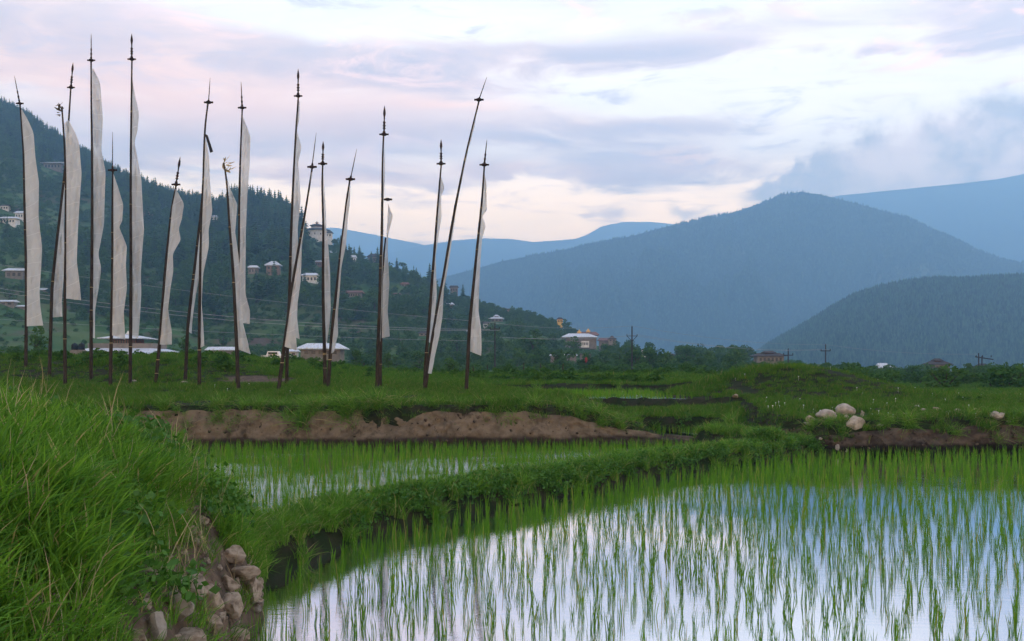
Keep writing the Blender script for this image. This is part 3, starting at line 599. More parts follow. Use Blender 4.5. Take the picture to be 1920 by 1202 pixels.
for fi, (bx, Y, bends, dpy, fin, prof, label) in enumerate(FLAGS):
    base = P(bends[-1][0], bends[-1][1], Y); zg = float(height(np.array([base[0]]), np.array([Y]))[0]); base[2] = zg
    root = empty('prayer_flag', base); tag(root, label, 'prayer flag', 'prayer flags on the grassy terrace')
    g = np.random.default_rng(100 + fi); bp = np.array(bends, float)
    pts = [P(a, b, Y) - base for a, b in bends]; pts[-1] = np.array([0, 0, -.25]); start = 1 if dpy else 0
    poly = np.array(pts[start:])[::-1]; zs = np.linspace(0, 1, 26); s = np.r_[0, np.cumsum(np.linalg.norm(np.diff(poly, axis=0), axis=1))]; s /= s[-1]
    path = np.stack([np.interp(zs, s, poly[:, k]) for k in range(3)], 1); path[1:-1] = (path[:-2] + 2 * path[1:-1] + path[2:]) / 4
    path[:, 0] += .012 * np.sin(zs * 9 + fi); path[:, 1] += .015 * np.sin(zs * 7 + 2 * fi)
    r0 = .066 if Y < 38 else .071; b = MB(); rad = r0 * (1 - .60 * zs); b.tube(path, rad * (1 + .06 * np.sin(zs * 71)), 10); b.build('pole', M_pole, root, True)
    for t in np.sort(g.uniform(.06, .85, 3)):      # knots of twine that tie the cloth on
        c = np.array([np.interp(t, zs, path[:, k]) for k in range(3)]); q = MB(); rr = float(np.interp(t, zs, rad)) + .003
        q.tube([c + (0, 0, -.011), c + (0, 0, .011)], rr, 9); q.build('twine', M_straw, root)
    if dpy:
        dc = P(np.interp(dpy, bp[:, 1], bp[:, 0]), dpy, Y) - base; tip = pts[0]
        q = MB(); q.tube([dc + (0, 0, -.045), dc + (0, 0, -.03), dc + (0, 0, .03), dc + (0, 0, .045)], [.05, .085, .085, .05], 14)
        if fi % 2: q.box(dc, (.30, .045, .045))
        else: q.tube([dc + (-.15, 0, 0), dc + (.15, 0, 0)], .032, 8)
        q.build('disc', M_finial, root)
        if fin in FIN and np.linalg.norm(tip - dc) > .2:
            pp, rr = lathe(FIN[fin], dc, tip); q = MB(); q.tube(pp, np.array(rr) * (.8 if fin != 'spear' else .9), 9); q.build('spear', M_finial, root, True)
    if fin == 'tuft':
        q = MB(); top = path[-1]; right = .16 if fi == 9 else -.10
        for k in range(26):
            a = g.uniform(0, 6.28); L = g.uniform(.12, .42); d = np.array([math.cos(a) * .5 + right * 1.6, math.sin(a) * .5, g.uniform(-.35, .9)]) * L; o2 = top + np.array([right * g.random(), 0, g.uniform(-.35, .1)])
            w = np.array([.03, .01, .03]) * g.uniform(.4, 1.2); q.add([o2, o2 + d * .5 + w, o2 + d, o2 + d * .5 - w], [(0, 1, 2, 3)])
        q.build('leaf_tuft', M_straw if fi == 9 else M_bark, root)
    # cloth, sewn along the pole; where it looks narrow it has swung round towards or away from the eye
    pf = np.array(prof, float); n, m = 150, 12; py = np.linspace(pf[0, 0], pf[-1, 0], n); right = np.interp(py, pf[:, 0], pf[:, 1])
    k = np.ones(5) / 5; rs = right.copy(); rs[2:-2] = np.convolve(right, k, 'valid'); pole_x = np.interp(py, bp[:, 1], bp[:, 0])
    app = np.maximum(rs - pole_x, 1.5) * Y / F; full = max(.50, app.max() * 1.12) * np.clip((py - pf[0, 0]) / 40 + .35, .35, 1); app = np.minimum(app, full)
    th = np.arccos(np.clip(app / full, 0, 1)); sg = 1 if fi % 2 else -1; along = (py - py[0]) * Y / F
    V = []; AL = []; AC = []; lean = np.gradient(pole_x, py)
    ph = g.uniform(0, 6)
    for i in range(n):
        p = P(pole_x[i], py[i], Y) - base
        for j in range(m):
            c = j / (m - 1); fold = .10 * math.sin(along[i] * 1.7 + c * 3.4 + ph) * c + .045 * math.sin(along[i] * 4.3 - c * 6 + ph * 2) * c ** .5 + .014 * math.sin(along[i] * 13 + c * 11 + ph) + .03 * math.sin(c * 13 + along[i] * 1.1)
            cu = th[i] * (.75 + .25 * c)
            dz = -.10 * c * math.sin(along[i] * 1.3 + ph) - (.05 * c if i > n - 8 else 0)
            dy = sg * (full[i] * c * math.sin(cu) + .06) + fold; qx = (pole_x[i] + 1.7 + (rs[i] - pole_x[i] - 1.7) * c - HX) / F * (Y + dy) - base[0]
            V.append((qx, p[1] + dy, p[2] + dz)); AL.append(along[i] + .06 * c); AC.append(c)
    ii = np.arange(n * m).reshape(n, m); Fc = np.stack([ii[:-1, :-1], ii[:-1, 1:], ii[1:, 1:], ii[1:, :-1]], -1).reshape(-1, 4)
    obj('flag', mesh('flag', V, Fc, M_flag, True, {'along': AL, 'across': AC}), root)
    if fi == 8:
        q = MB(); a0 = P(383.5, 250, Y) - base; q.add([a0, a0 + (.10, .02, -.06), a0 + (.30, -.04, -.62), a0 + (.20, -.05, -.66), a0 + (.1, .03, -.35)], [(0, 4, 3, 2, 1)]); r_ = q.build('rag', M_blackcloth, root); r_['label'] = 'torn dark rag flying from the pole'

# ------------------------------------------------------------------ buildings
def gable(w, d, z0, h, ov, hip=0.0, th=.18):
    """roof slab with overhang: hip 0 gives gables, 1 a full hip; ridge along x"""
    a, b = w / 2 + ov, d / 2 + ov; r = max(a - b, .05) * hip + (a * (1 - hip)); r = min(r, a)
    V = [(-a, -b, z0), (a, -b, z0), (a, b, z0), (-a, b, z0), (-r, 0, z0 + h), (r, 0, z0 + h)]; V += [(x, y, z + th) for x, y, z in V]
    return V, [(0, 3, 2, 1), (6, 7, 11, 10), (8, 9, 10, 11), (7, 8, 11), (9, 6, 10), (0, 1, 7, 6), (1, 2, 8, 7), (2, 3, 9, 8), (3, 0, 6, 9)]
def house(label, px, pyb, wpx, hpx, roofpx, wall=None, roof=None, hip=.6, Y=None, ov=.14, win=4, cat='house', group='houses on the far slopes', storeys=1, upper=False, yaw=0, name='house', sink=5):
    if Y is None: X, Y, z = hit_hill(px, pyb); z = CZ + (HY - pyb) / F * Y
    else: X, _, z = P(px, pyb, Y)
    k = Y / F; w, h, rh = wpx * k / (1 + 2 * ov), hpx * k, roofpx * k; d = w * .62
    root = empty(name, (X, Y + d * .5, z), yaw); tag(root, label, cat, group)
    MB().box((0, 0, (h - sink) / 2), (w, d, h + sink)).build('wall', wall or M_white, root)
    b = MB(); b.add(*gable(w, d, h, rh * .85, w * ov, hip, max(.12, rh * .15))); rf = b.build('roof', roof or M_tin, root)
    if upper:
        b = MB(); b.box((0, 0, h + rh * .75), (w * .34, d * .34, rh * .5)); b.build('loft', M_timber, root); b = MB(); b.add(*gable(w * .36, d * .36, h + rh * 1.0, rh * .55, w * .07, hip, .15)); b.build('loft_roof', roof or M_tin, root)
    for s in range(storeys):
        for i in range(win):
            hh = h / storeys; q = MB(); q.box(((i + .5) / win * w * .9 - w * .45, -d / 2 - .02, hh * (s + .55)), (w / win * .48, .10, hh * .42)); q.build('window', M_glass, root)
    return root
BG = 'houses on the far slopes'
HOUSE_PX = []
def H(*a, **k): HOUSE_PX.append((a[1], a[2], a[3], a[0])); return house(*a, **k)
H('two storey brick house with a pale roof halfway up the slope left of the fortress', 511, 517, 30, 19, 9, M_brick, M_tin, 1, win=3, storeys=2)
H('white walled house under a pale tin roof below the fortress', 581, 530, 36, 13, 6, M_white, M_tin, .6, win=4)
H('long low pale building under a reddish roof in mid slope', 659, 558, 44, 9, 5, M_mud, M_rust, .2, win=7)
H('small house with a bluish roof on the ridge right of the fortress', 661, 491, 15, 8, 5, M_white, M_tin, .4, win=3)
H('dark roofed house in the trees on the ridge behind the furled flag', 701, 492, 26, 10, 7, M_mud, M_darkroof, .7, win=3)
H('bluish tin roof just below the fortress rocks', 626, 478, 20, 4, 4, M_mud, M_tin, .2, win=0)
H('small red walled house between two flag cloths', 597, 500, 14, 9, 3, M_brick, M_tin, .4, win=3)
H('house with a rust red roof among bushes right of the furled flag', 759, 537, 18, 4, 4, M_mud, M_rust, .5, win=2)
H('low rust roofed shed below the red roofed house', 741, 556, 22, 3, 4, M_mud, M_rust, .3, win=0)
H('brown house on the skyline left of the rightmost flag', 851, 549, 18, 10, 4, M_mud, M_darkroof, .4, win=3)
H('house with a pale roof showing between the tilted flag and the rightmost flag', 841, 578, 22, 7, 4, M_mud, M_tin, .5, win=3)
H('pale hipped roof house right of the rightmost flag', 931, 603, 30, 5, 5, M_mud, M_tin, 1, win=3, upper=True)
H('white walled house below the hipped roof house', 912, 616, 16, 9, 4, M_white, M_darkroof, .6, win=4)
H('white house with grey roof directly behind the rightmost flag hem', 889, 630, 30, 9, 4, M_white, M_tin, .7, win=4)
H('low dark roofed house behind the tilted flag', 795, 630, 24, 5, 4, M_mud, M_darkroof, .6, win=2)
H('golden walled shrine house with upturned dark roof on the end of the ridge', 1050, 606, 13, 7, 4, M_gold, M_darkroof, .8, win=3, cat='shrine')
H('flat roofed house high on the left slope between the first two flags', 98, 318, 42, 12, 4, M_mud, M_tin, .1, win=5)
H('white house in the cluster at the left edge, upper one', 8, 394, 20, 8, 3, M_white, M_darkroof, .5, win=3)
H('long white house in the cluster at the left edge, lower one', 14, 420, 38, 10, 5, M_white, M_tin, .5, win=5)
H('white house of the left cluster standing right against the first flagpole', 36, 410, 20, 10, 5, M_white, M_tin, .5, win=3)
H('pale house with a brick side wall low on the left slope', 26, 523, 42, 15, 6, M_mud, M_tin, .3, win=3)
H('grey roofed shed at the left edge below the brick sided house', 12, 574, 34, 8, 4, M_mud, M_tin, .2, win=2)
H('small tin roof half hidden in trees right of the first flag', 82, 548, 22, 4, 4, M_mud, M_tin, .2, win=0)
H('little tin roof under the lowest wire at the left', 40, 580, 20, 5, 3, M_mud, M_tin, .2, win=0)
H('small white house among trees right of the torn rag flag', 401, 412, 14, 5, 4, M_white, M_tin, .6, win=2)
H('red brown house in the dark conifers right of the tall upright flag', 470, 412, 16, 9, 4, M_brick, M_darkroof, .6, win=2)
H('pale house left of the brick house, in the trees', 474, 514, 22, 12, 5, M_mud, M_tin, .6, win=3)
# valley buildings
T = H('white roofed temple behind the tallest flag, tiered roof over a brown timber band', 240, 668, 0.1, 6, 1, M_mud, M_tin, 1, Y=205, win=0, cat='temple')
def temple(root, k):
    for ch in list(root.children): bpy.data.objects.remove(ch)
    w = 150 * k
    MB().box((0, 0, .3), (w * .8, w * .5, 4.4)).build('wall', M_mud, root)
    b = MB(); b.add(*gable(w * .78, w * .5, 8 * k, 15 * k, w * .13, 1, .15)); b.build('roof', M_tin, root)
    MB().box((0, 0, 25 * k), (46 * k, 40 * k, 14 * k)).build('timber_band', M_timber, root)
    for i in range(9): MB().box(((i - 4) * 4.8 * k, -20.4 * k, 26 * k), (2.6 * k, .15, 7 * k)).build('window', M_glass, root)
    b = MB(); b.add(*gable(50 * k, 42 * k, 32 * k, 8 * k, 18 * k, 1, .15)); b.build('upper_roof', M_tin, root)
    b = MB(); b.tube([(0, 0, 40 * k), (0, 0, 42 * k), (0, 0, 45 * k), (0, 0, 48 * k)], [.35, .5, .2, .05], 8); b.build('finial', M_white, root)
    b = MB(); b.add(*gable(30 * k, 30 * k, 2 * k, 7 * k, 12 * k, 0, .12)); q = b.build('porch_roof', M_tin, root); q.location = (42 * k, -w * .36, 0)
    for i in range(8): MB().box((-w * .45 + i * w * .128, -w * .30, 3 * k), (.22, .22, 12 * k)).build('column', M_white, root)
temple(T, 205 / F)
H('low shed with a flat pale tin roof behind the short left leaning flag', 412, 662, 56, 5, 7, M_mud, M_tin, .1, Y=200, win=0, cat='shed', ov=.05)
H('broad dark eaved farmhouse with pale roof behind the leaning spike flag', 601, 668, 92, 13, 12, M_mud, M_tin, .5, Y=190, win=5, ov=.12)
H('small white walled outbuilding left of the dark eaved farmhouse', 545, 668, 30, 8, 5, M_white, M_tin, .3, Y=195, win=2, cat='shed')
def monastery():
    Y = 430; k = Y / F; X, _, z = P(1090, 650, Y); root = empty('monastery', (X, Y, z)); tag(root, 'monastery with broad dark roofs and golden finials on the ridge end', 'monastery')
    MB().box((0, 4, 7 * k), (56 * k, 10, 24 * k)).build('wall', M_mud, root)
    b = MB(); b.add(*gable(52 * k, 10, 17 * k, 7 * k, 8 * k, .5, .3)); q = b.build('roof', M_tin, root); q.location = (-4 * k, 4, 0)
    b = MB(); b.add(*gable(36 * k, 9, 22 * k, 6 * k, 4 * k, .2, .3)); q = b.build('roof', M_rust, root); q.location = (13 * k, 9, 0)
    for s, hx in ((-2, 31), (15, 33)):
        b = MB(); c = s * k; b.box((c, 6, (hx - 4) * k), (7 * k, 7 * k, 2.4 * k)); b.box((c, 6, (hx - 2) * k), (10 * k, 10 * k, .8 * k), .4); b.tube([(c, 6, (hx - 1.5) * k), (c, 6, hx * k), (c, 6, (hx + 2) * k)], [2.0 * k, 1.6 * k, .2 * k], 8); b.build('gilded_finial', M_gold, root)
    MB().box((6 * k, -2, 4 * k), (14 * k, 5, 12 * k)).build('gatehouse', M_white, root)
    for i in range(4): MB().box((1.6 * k + i * 3 * k, -4.56, 5 * k), (1.6 * k, .1, 5 * k)).build('window', M_glass, root)
    HOUSE_PX.append((1090, 650, 70, 'monastery'))
monastery()
H('flat dark roofed annex just right of the monastery', 1134, 643, 26, 4, 5, M_mud, M_rust, .3, Y=430, win=0)
H('small pavilion with a tiered dark roof on the slope right of the monastery', 1148, 641, 18, 5, 4, M_mud, M_darkroof, 1, Y=425, win=2, upper=True, cat='pavilion')
H('long shed with a shiny pale tin roof in the fields below the monastery', 1057, 674, 52, 7, 4, M_mud, M_tin, .1, Y=240, win=0, cat='shed', ov=.05)
H('mud walled hut beside the shiny tin shed', 1098, 674, 22, 9, 2, M_mud, M_darkroof, .1, Y=245, win=1, cat='hut', ov=.05)
H('small white shrine with a dark cap left of the far flat roof', 1207, 664, 9, 7, 3, M_white, M_darkroof, .8, Y=300, win=1, cat='shrine')
H('low flat grey roof on the valley edge right of the forked power pole', 1250, 672, 34, 5, 4, M_mud, M_darkroof, .3, Y=300, win=0)
H('brown timbered farmhouse at the foot of the forested hill', 1445, 681, 62, 13, 6, M_mud, M_darkroof, .5, Y=250, win=6, upper=True, ov=.12)
H('white tin roof among bushes, upper of the close pair', 1656, 691, 20, 5, 5, M_white, M_tin, .2, Y=255, win=1)
H('white tin roof among bushes, lower of the close pair', 1666, 695, 30, 5, 4, M_white, M_tin, .1, Y=235, win=0)
H('brown roofed farmhouse with a pale fascia behind the bushes left of the twin power poles', 1762, 697, 48, 13, 7, M_mud, M_darkroof, .6, Y=240, win=4, upper=True)
H('farmhouse with a small raised roof behind the twin power poles', 1848, 704, 50, 12, 6, M_mud, M_darkroof, .6, Y=240, win=4, upper=True)
def fortress():
    X, Y, z = hit_hill(592, 452); z = CZ + (HY - 444) / F * Y; k = Y / F; root = empty('fortress', (X, Y + 12 * k, z)); tag(root, 'round white fortress with tiered dark roofs on the ridge top', 'fortress')
    def ring(r, h0, h1, n=20, r2=None): 
        b = MB(); b.tube([(0, 0, h0), (0, 0, h1)], [r, r2 or r * .97], n); return b
    ring(21 * k, -14 * k, 13 * k).build('wall', M_white, root)
    b = MB(); b.tube([(0, 0, 12.5 * k), (0, 0, 13.5 * k), (0, 0, 17 * k)], [26 * k, 26 * k, 14 * k], 24); b.build('roof', M_darkroof, root)
    ring(10.5 * k, 15 * k, 21 * k).build('drum', M_white, root); ring(10.9 * k, 19 * k, 22 * k).build('timber_band', M_timber, root)
    b = MB(); b.tube([(0, 0, 22 * k), (0, 0, 22.8 * k), (0, 0, 26 * k)], [13.5 * k, 13.5 * k, 3 * k], 20); b.build('upper_roof', M_darkroof, root)
    b = MB(); b.tube([(0, 0, 25.5 * k), (0, 0, 27.5 * k), (0, 0, 28 * k), (0, 0, 28.6 * k), (0, 0, 31 * k)], [2.2 * k, 2.2 * k, 4 * k, 1.2 * k, .2 * k], 10); b.build('finial', M_timber, root)
    for i in range(5):
        a = R(-150 + 30 * i); q = MB(); q.box((0, 0, 5 * k), (1.6 * k, .5, 3 * k)); w = q.build('window', M_glass, root); w.location = (21 * k * math.cos(a), 21 * k * math.sin(a), 0); w.rotation_euler = (0, 0, a + R(90))
    house('low white wing of the fortress under a dark roof, stepping down to the right', 616, 446, 16, 9, 4, M_white, M_darkroof, .5, Y=Y - 3, win=2, cat='fortress wing', group='fortress buildings', name='fortress_wing')
    HOUSE_PX.append((592, 440, 60, 'fortress'))
fortress()
# two water tanks, a van, the red drum
for px, lab in ((140, 'black water tank left of the white roofed temple, left one of the pair'), (153, 'black water tank left of the white roofed temple, right one of the pair')):
    Y = 185; k = Y / F; X, _, z = P(px, 656, Y); r = empty('water_tank', (X, Y, z)); tag(r, lab, 'water tank', 'water tanks by the temple')
    b = MB(); b.tube([(0, 0, 0), (0, 0, 8 * k), (0, 0, 11 * k), (0, 0, 12.4 * k)], [6 * k, 6 * k, 5.4 * k, 2 * k], 14); b.build('tank', M_tank, r, True); b = MB(); b.tube([(0, 0, 12.2 * k), (0, 0, 13.2 * k)], 1.8 * k, 10); b.build('lid', M_tank, r)
    MB().box((0, 0, -1.2), (12 * k, 12 * k, 2.4)).build('plinth', M_mud, r)
def van():
    Y = 150; X, _, z = P(520, 680, Y); r = empty('parked_van', (X, Y, z)); tag(r, 'white parked pickup truck on the track in front of the farm outbuildings', 'pickup truck')
    b = MB(); b.box((0, 0, .75), (4.4, 1.7, .6)); b.box((-.5, 0, 1.35), (1.9, 1.6, .62), .8); b.build('body', M_white, r)
    MB().box((-.5, -.78, 1.36), (1.3, .1, .34)).build('window', M_glass, r)
    for sx in (-1.4, 1.4):
        b = MB(); b.tube([(sx, -.88, .36), (sx, -.66, .36)], .36, 12); b.build('wheel', M_tank, r)
van()
b = MB(); b.tube([(0, 0, 0), (0, 0, .25), (0, 0, .55), (0, 0, .8)], [.1, .2, .2, .08], 10); o = b.build('drum', M_red, None, True, P(1099, 680, 150)); tag(o, 'round red drum beside the mud walled hut', 'drum')

# ------------------------------------------------------------------ power poles and wires
def power_pole(label, px, top, base, Y, kind):
    k = Y / F; X, _, z = P(px, base, Y); zg = z - .8; h = (base - top) * k + .8; r = empty('power_pole', (X, Y, zg)); tag(r, label, 'power pole', 'power poles across the valley')
    b = MB(); b.tube([(0, 0, 0), (0, 0, h)], [1.7 * k, 1.1 * k], 8); b.build('pole', M_metalpole, r)
    if kind == 'fork':
        za = h - 16 * k
        for s in (-1, 1):
            b = MB(); b.tube([(0, 0, za - 10 * k), (s * 9.5 * k, 0, za)], .55 * k, 5); b.build('brace', M_metalpole, r)
            b = MB(); b.tube([(s * 9.5 * k, 0, za), (s * 9.5 * k, 0, za + 3.4 * k)], [.9 * k, .5 * k], 6); b.build('insulator', M_metalpole, r)
        b = MB(); b.tube([(-9.5 * k, 0, za), (9.5 * k, 0, za)], .5 * k, 5); b.build('crossarm', M_metalpole, r)
        b = MB(); b.tube([(0, 0, h), (0, 0, h + 3 * k)], [1.4 * k, .6 * k], 6); b.build('insulator', M_metalpole, r)
    elif kind == 'cross':
        za = h - 10 * k; b = MB(); b.tube([(-9 * k, 0, za), (9 * k, 0, za)], .9 * k, 5); b.build('crossarm', M_metalpole, r)
        for s in (-8.5, 8.5): b = MB(); b.tube([(s * k, 0, za), (s * k, 0, za + 4 * k)], [1.1 * k, .7 * k], 6); b.build('insulator', M_metalpole, r)
        b = MB(); b.tube([(0, 0, h), (0, 0, h + 3 * k)], [1.4 * k, .6 * k], 6); b.build('insulator', M_metalpole, r)
    return r
power_pole('wooden power pole with a short crossarm, right of the rightmost flag', 928, 607, 702, 140, 'cross')
power_pole('tall power pole with V shaped braces standing against the big mountain', 1185, 614, 706, 150, 'fork')
power_pole('slim power pole with a plain crossarm before the forested hill', 1548, 648, 708, 200, 'cross')
power_pole('thin power pole beside the brown timbered farmhouse', 1478, 656, 690, 215, 'cross')
tw = power_pole('twin power poles joined by one long crossbar at the right edge', 1835, 662, 716, 190, 'none')
k = 190 / F; b = MB(); b.tube([(15 * k, 2, 0), (15.5 * k, 2, 57 * k)], [1.7 * k, 1.1 * k], 8); b.build('pole', M_metalpole, tw)
b = MB(); b.tube([(-8 * k, -.3, 55 * k), (26 * k, -.3, 50 * k)], 1.1 * k, 5); b.build('crossarm', M_metalpole, tw)
for q in (-6, 6, 22): b = MB(); b.tube([(q * k, -.3, 54 * k), (q * k, -.3, 58 * k)], [1.0 * k, .7 * k], 6); b.build('insulator', M_metalpole, tw)
def wire(label, a, c, Ya, Yc, sag, r=.018):
    A, C_ = P(*a, Ya), P(*c, Yc); t = np.linspace(0, 1, 24)[:, None]; pts = A * (1 - t) + C_ * t; pts[:, 2] -= sag * 4 * (t[:, 0] * (1 - t[:, 0])); b = MB(); b.tube(pts, r, 4)
    o = b.build('power_line', M_wire); tag(o, label, 'power line', 'power lines across the valley')
wire('topmost wire running from the left edge down behind the flags', (-120, 478), (935, 606), 120, 140, .7)
wire('upper wire of the close pair crossing behind the flags', (-120, 522), (919, 618), 120, 140, 1.4, .026)
wire('lower wire of the close pair crossing behind the flags', (-120, 528), (937, 619), 121, 140, 1.7, .026)
wire('lowest thin wire crossing behind the flag hems', (-120, 590), (928, 640), 120, 140, .5)
wire('lowest wire between the crossarm pole and the forked pole', (937, 632), (1176, 630), 140, 150, .35, .026)
wire('upper wire between the crossarm pole and the forked pole', (928, 606), (1185, 611), 140, 150, .5)
wire('top wire from the forked pole to the slim pole', (1185, 611), (1548, 646), 150, 200, .8)
wire('left arm wire from the forked pole to the slim pole', (1176, 627), (1540, 655), 150, 200, .9)
wire('right arm wire from the forked pole to the slim pole', (1194, 627), (1556, 655), 150, 200, 1.0)
wire('wire from the slim pole to the twin poles', (1548, 646), (1835, 664), 200, 190, .6)

# ------------------------------------------------------------------ stones
def rock_mesh(seed, mat, flat=.7, ang=.0, nplane=9, smooth=True, lo=.62):
    import bmesh
    g = np.random.default_rng(seed); bm = bmesh.new(); bmesh.ops.create_icosphere(bm, subdivisions=3, radius=1); D = [g.normal(size=3) for _ in range(nplane)]; D = [d / np.linalg.norm(d) for d in D]; C = g.uniform(lo, .95, nplane)
    for v in bm.verts:
        p = np.array(v.co)
        if ang:
            for d, c in zip(D, C):
                e = p @ d - c
                if e > 0: p = p - d * e * ang
        p = p * (1 + .06 * math.sin(p @ D[0] * 5 + seed) + .05 * math.sin(p @ D[1] * 8) + .025 * math.sin(p @ D[2] * 17)); p[2] *= flat; v.co = p
    me = bpy.data.meshes.new('stone'); bm.to_mesh(me); bm.free(); me.polygons.foreach_set('use_smooth', np.full(len(me.polygons), smooth)); me.materials.append(mat); return me
RK = {0: [rock_mesh(10 * j, M_rock, 1, .7, 14, True, .72) for j in range(4)], 1: [rock_mesh(10 * j + 1, M_rock, 1, 1.0, 11, False, .45) for j in range(4)]}
RD = [rock_mesh(77 + j, M_rock_dirt, 1, 1.0, 15, False, .42) for j in range(6)]
ROCKS = []
def rock(label, px, py, wpx, hpx, pal, idx, group, deep=1.0, rz=None, tilt=0, up=.35, fwd=0):
    X, Y, z = hit_near(px, py + hpx * .35); k = Y / F; ROCKS.append((X, Y, wpx * k / 2)); o = obj('stone', pal[idx % len(pal)]); o.location = (X + .4 * fwd * hpx * k, Y + .02 - fwd * hpx * k, z + hpx * k * (up - .09)); o.scale = (wpx * k / 2 * 1.05, wpx * k / 2 * deep, hpx * k / 2 * 1.12)
    o.rotation_euler = (0, tilt, rz if rz is not None else random.uniform(-.4, .4)); tag(o, label, 'stone', group)
gR = 'stones on the right bank'
for i, a in enumerate([('big round pale boulder on the right bank, highest of the cluster', 1585, 768, 36, 27, RK[0], 0), ('flattish pale boulder leaning left of the round boulder', 1550, 777, 35, 21, RK[0], 1), ('angular pinkish boulder tipped over the bank edge', 1605, 792, 37, 27, RK[1], 2),
        ('small stone wedged under the round boulder', 1588, 782, 10, 9, RK[0], 3), ('small upright stone right of the round boulder', 1617, 776, 9, 14, RK[1], 0), ('flat slab left of the boulders, lower one', 1516, 795, 22, 7, RK[1], 1), ('dull brown stone left of the boulders, upper one', 1519, 785, 20, 13, RD, 2),
        ('small round stone leftmost of the stone row on the right', 1720, 763, 12, 8, RK[0], 0), ('grey stone second in the row on the right', 1732, 769, 13, 7, RK[0], 1), ('brown low stone in the middle of the row on the right', 1757, 767, 20, 11, RD, 1), ('pale stone fourth in the row on the right', 1779, 773, 14, 8, RK[1], 3), ('pale stone at the end of the row on the right', 1795, 770, 15, 8, RK[0], 2), ('lone small brown stone between the row and the long slab', 1828, 767, 11, 7, RD, 0),
        ('long angular slab stone near the right edge', 1866, 779, 36, 15, RK[1], 0), ('small flat stone below the long slab', 1891, 791, 10, 5, RK[0], 1), ('thin flat stone in the bank grass right of the boulders', 1650, 798, 16, 6, RK[1], 2), ('small flat stone on the grass above the thin one', 1700, 776, 9, 5, RK[0], 3),
        ('small stone at the water foot of the bank, left of two', 1571, 841, 9, 12, RK[0], 1), ('small stone at the water foot of the bank, right of two', 1587, 846, 9, 10, RK[1], 1), ('pebble on the end of the weedy dyke', 1539, 823, 7, 5, RK[0], 0), ('upright stone in the dark bank end', 1481, 822, 10, 14, RD, 3), ('reddish stone in the dark bank end', 1496, 823, 8, 9, RD, 4),
        ('pale stone at the left foot of the grassy knoll', 1378, 743, 13, 9, RK[1], 3)]): rock(*a, gR)
gT = 'pale stones on the flag terrace'
for a in [('pale stone at the foot of the grey leaning pole', 346, 718, 17, 8, RK[0], 1), ('small pale stone at the foot of the tallest flagpole', 251, 715, 10, 6, RK[0], 2), ('flat pale stone on the grassy rise left of the first flagpole', 40, 672, 13, 6, RK[1], 3), ('tiny pale stone right of the shortest flag', 722, 714, 6, 4, RK[0], 0)]: rock(*a, gT)
gM = 'stones of the tumbled wall below the long grass'
for a in [('topmost earthy stone of the tumbled wall', 434, 1037, 38, 34, RD, 0), ('broad flat slab near the top of the tumbled wall', 447, 1070, 56, 24, RD, 1), ('rough stone at the right corner of the wall by the water', 472, 1099, 27, 40, RD, 2), ('rounded stone under the flat slab', 431, 1130, 40, 42, RD, 3), ('small stone squeezed below the flat slab', 425, 1090, 34, 22, RD, 4), ('tall rounded stone in the middle of the wall', 384, 1118, 50, 62, RD, 5),
        ('round shouldered stone highest on the left of the wall', 350, 1094, 52, 54, RD, 0), ('pale fronted stone below the round shouldered one', 332, 1130, 46, 44, RK[1], 1), ('lowest left stone with a square pale face', 290, 1165, 50, 46, RK[1], 2), ('stone cut off at the bottom edge left of the square one', 252, 1194, 44, 30, RD, 4), ('wedge stone at the water line by the bottom edge', 443, 1188, 42, 30, RD, 3), ('small round stone at the water line', 480, 1143, 13, 12, RK[0], 1), ('little flat stone above the water line stone', 478, 1126, 22, 12, RD, 5),
        ('grey stone lower middle of the wall', 395, 1165, 40, 32, RD, 2), ('half buried stone at the bottom edge of the wall', 345, 1192, 56, 34, RD, 1)]: a = list(a); a[3] *= 1.32; a[4] *= 1.2; rock(*a, gM, up=.34, fwd=.34, rz=random.uniform(0, 3), tilt=random.uniform(-.35, .35))

# ------------------------------------------------------------------ grass, weeds, rice
def keep(px, py, lo): return px
g = rng
def proj(X, Y, Z): return HX + X / Y * F, HY - (Z - CZ) / Y * F
P_long = [bprot('tuft', M_grass, 34, .255, .0075, .12, .7, seed=s, seg=4, lean=l) for s, l in ((1, (.15, -.1)), (2, (.3, -.1)), (3, (.1, .1)), (4, (-.1, -.2)), (5, (.4, -.2)))]
P_turf = [bprot('turf', M_turf, 60, .13, .008, .20, .8, seed=s, seg=2) for s in range(11, 15)]
P_turf_far = [bprot('turf', M_turf, 70, .22, .020, .55, .8, seed=s, seg=2) for s in range(21, 25)]
P_tuss = [bprot('tussock', M_grass, 90, .36, .007, .14, 1.1, seed=s, seg=4) for s in range(31, 34)]
def rice_mesh(s):
    V, Fc, T_ = blades(7 + s % 3, .235, .0066, .028, .18, seg=4, seed=50 + s, hv=.42); return mesh('leaves', V, Fc, M_rice, attrs={'tint': T_})
RICE = [rice_mesh(s) for s in range(8)]; P_rice = [proto(m) for m in RICE]
def weed_mesh(s, n=64, rad=.17, hgt=.19, size=.027):
    gg = np.random.default_rng(s); C = np.stack([gg.normal(0, rad * .55, n), gg.normal(0, rad * .55, n), gg.uniform(.02, hgt, n)], 1); V, Fc, T_ = leaves(C, size, gg, flat=.9, aspect=.75)
    V2, F2, T2 = blades(16, .22, .005, rad * .7, .7, seed=s, seg=2); return mesh('weed', np.r_[V, V2], np.r_[Fc, F2 + len(V)], M_weed, attrs={'tint': np.r_[T_, T2]})
P_weed = [proto(weed_mesh(s)) for s in range(60, 65)]

def rnd(n, a, b): return g.uniform(a, b, n)
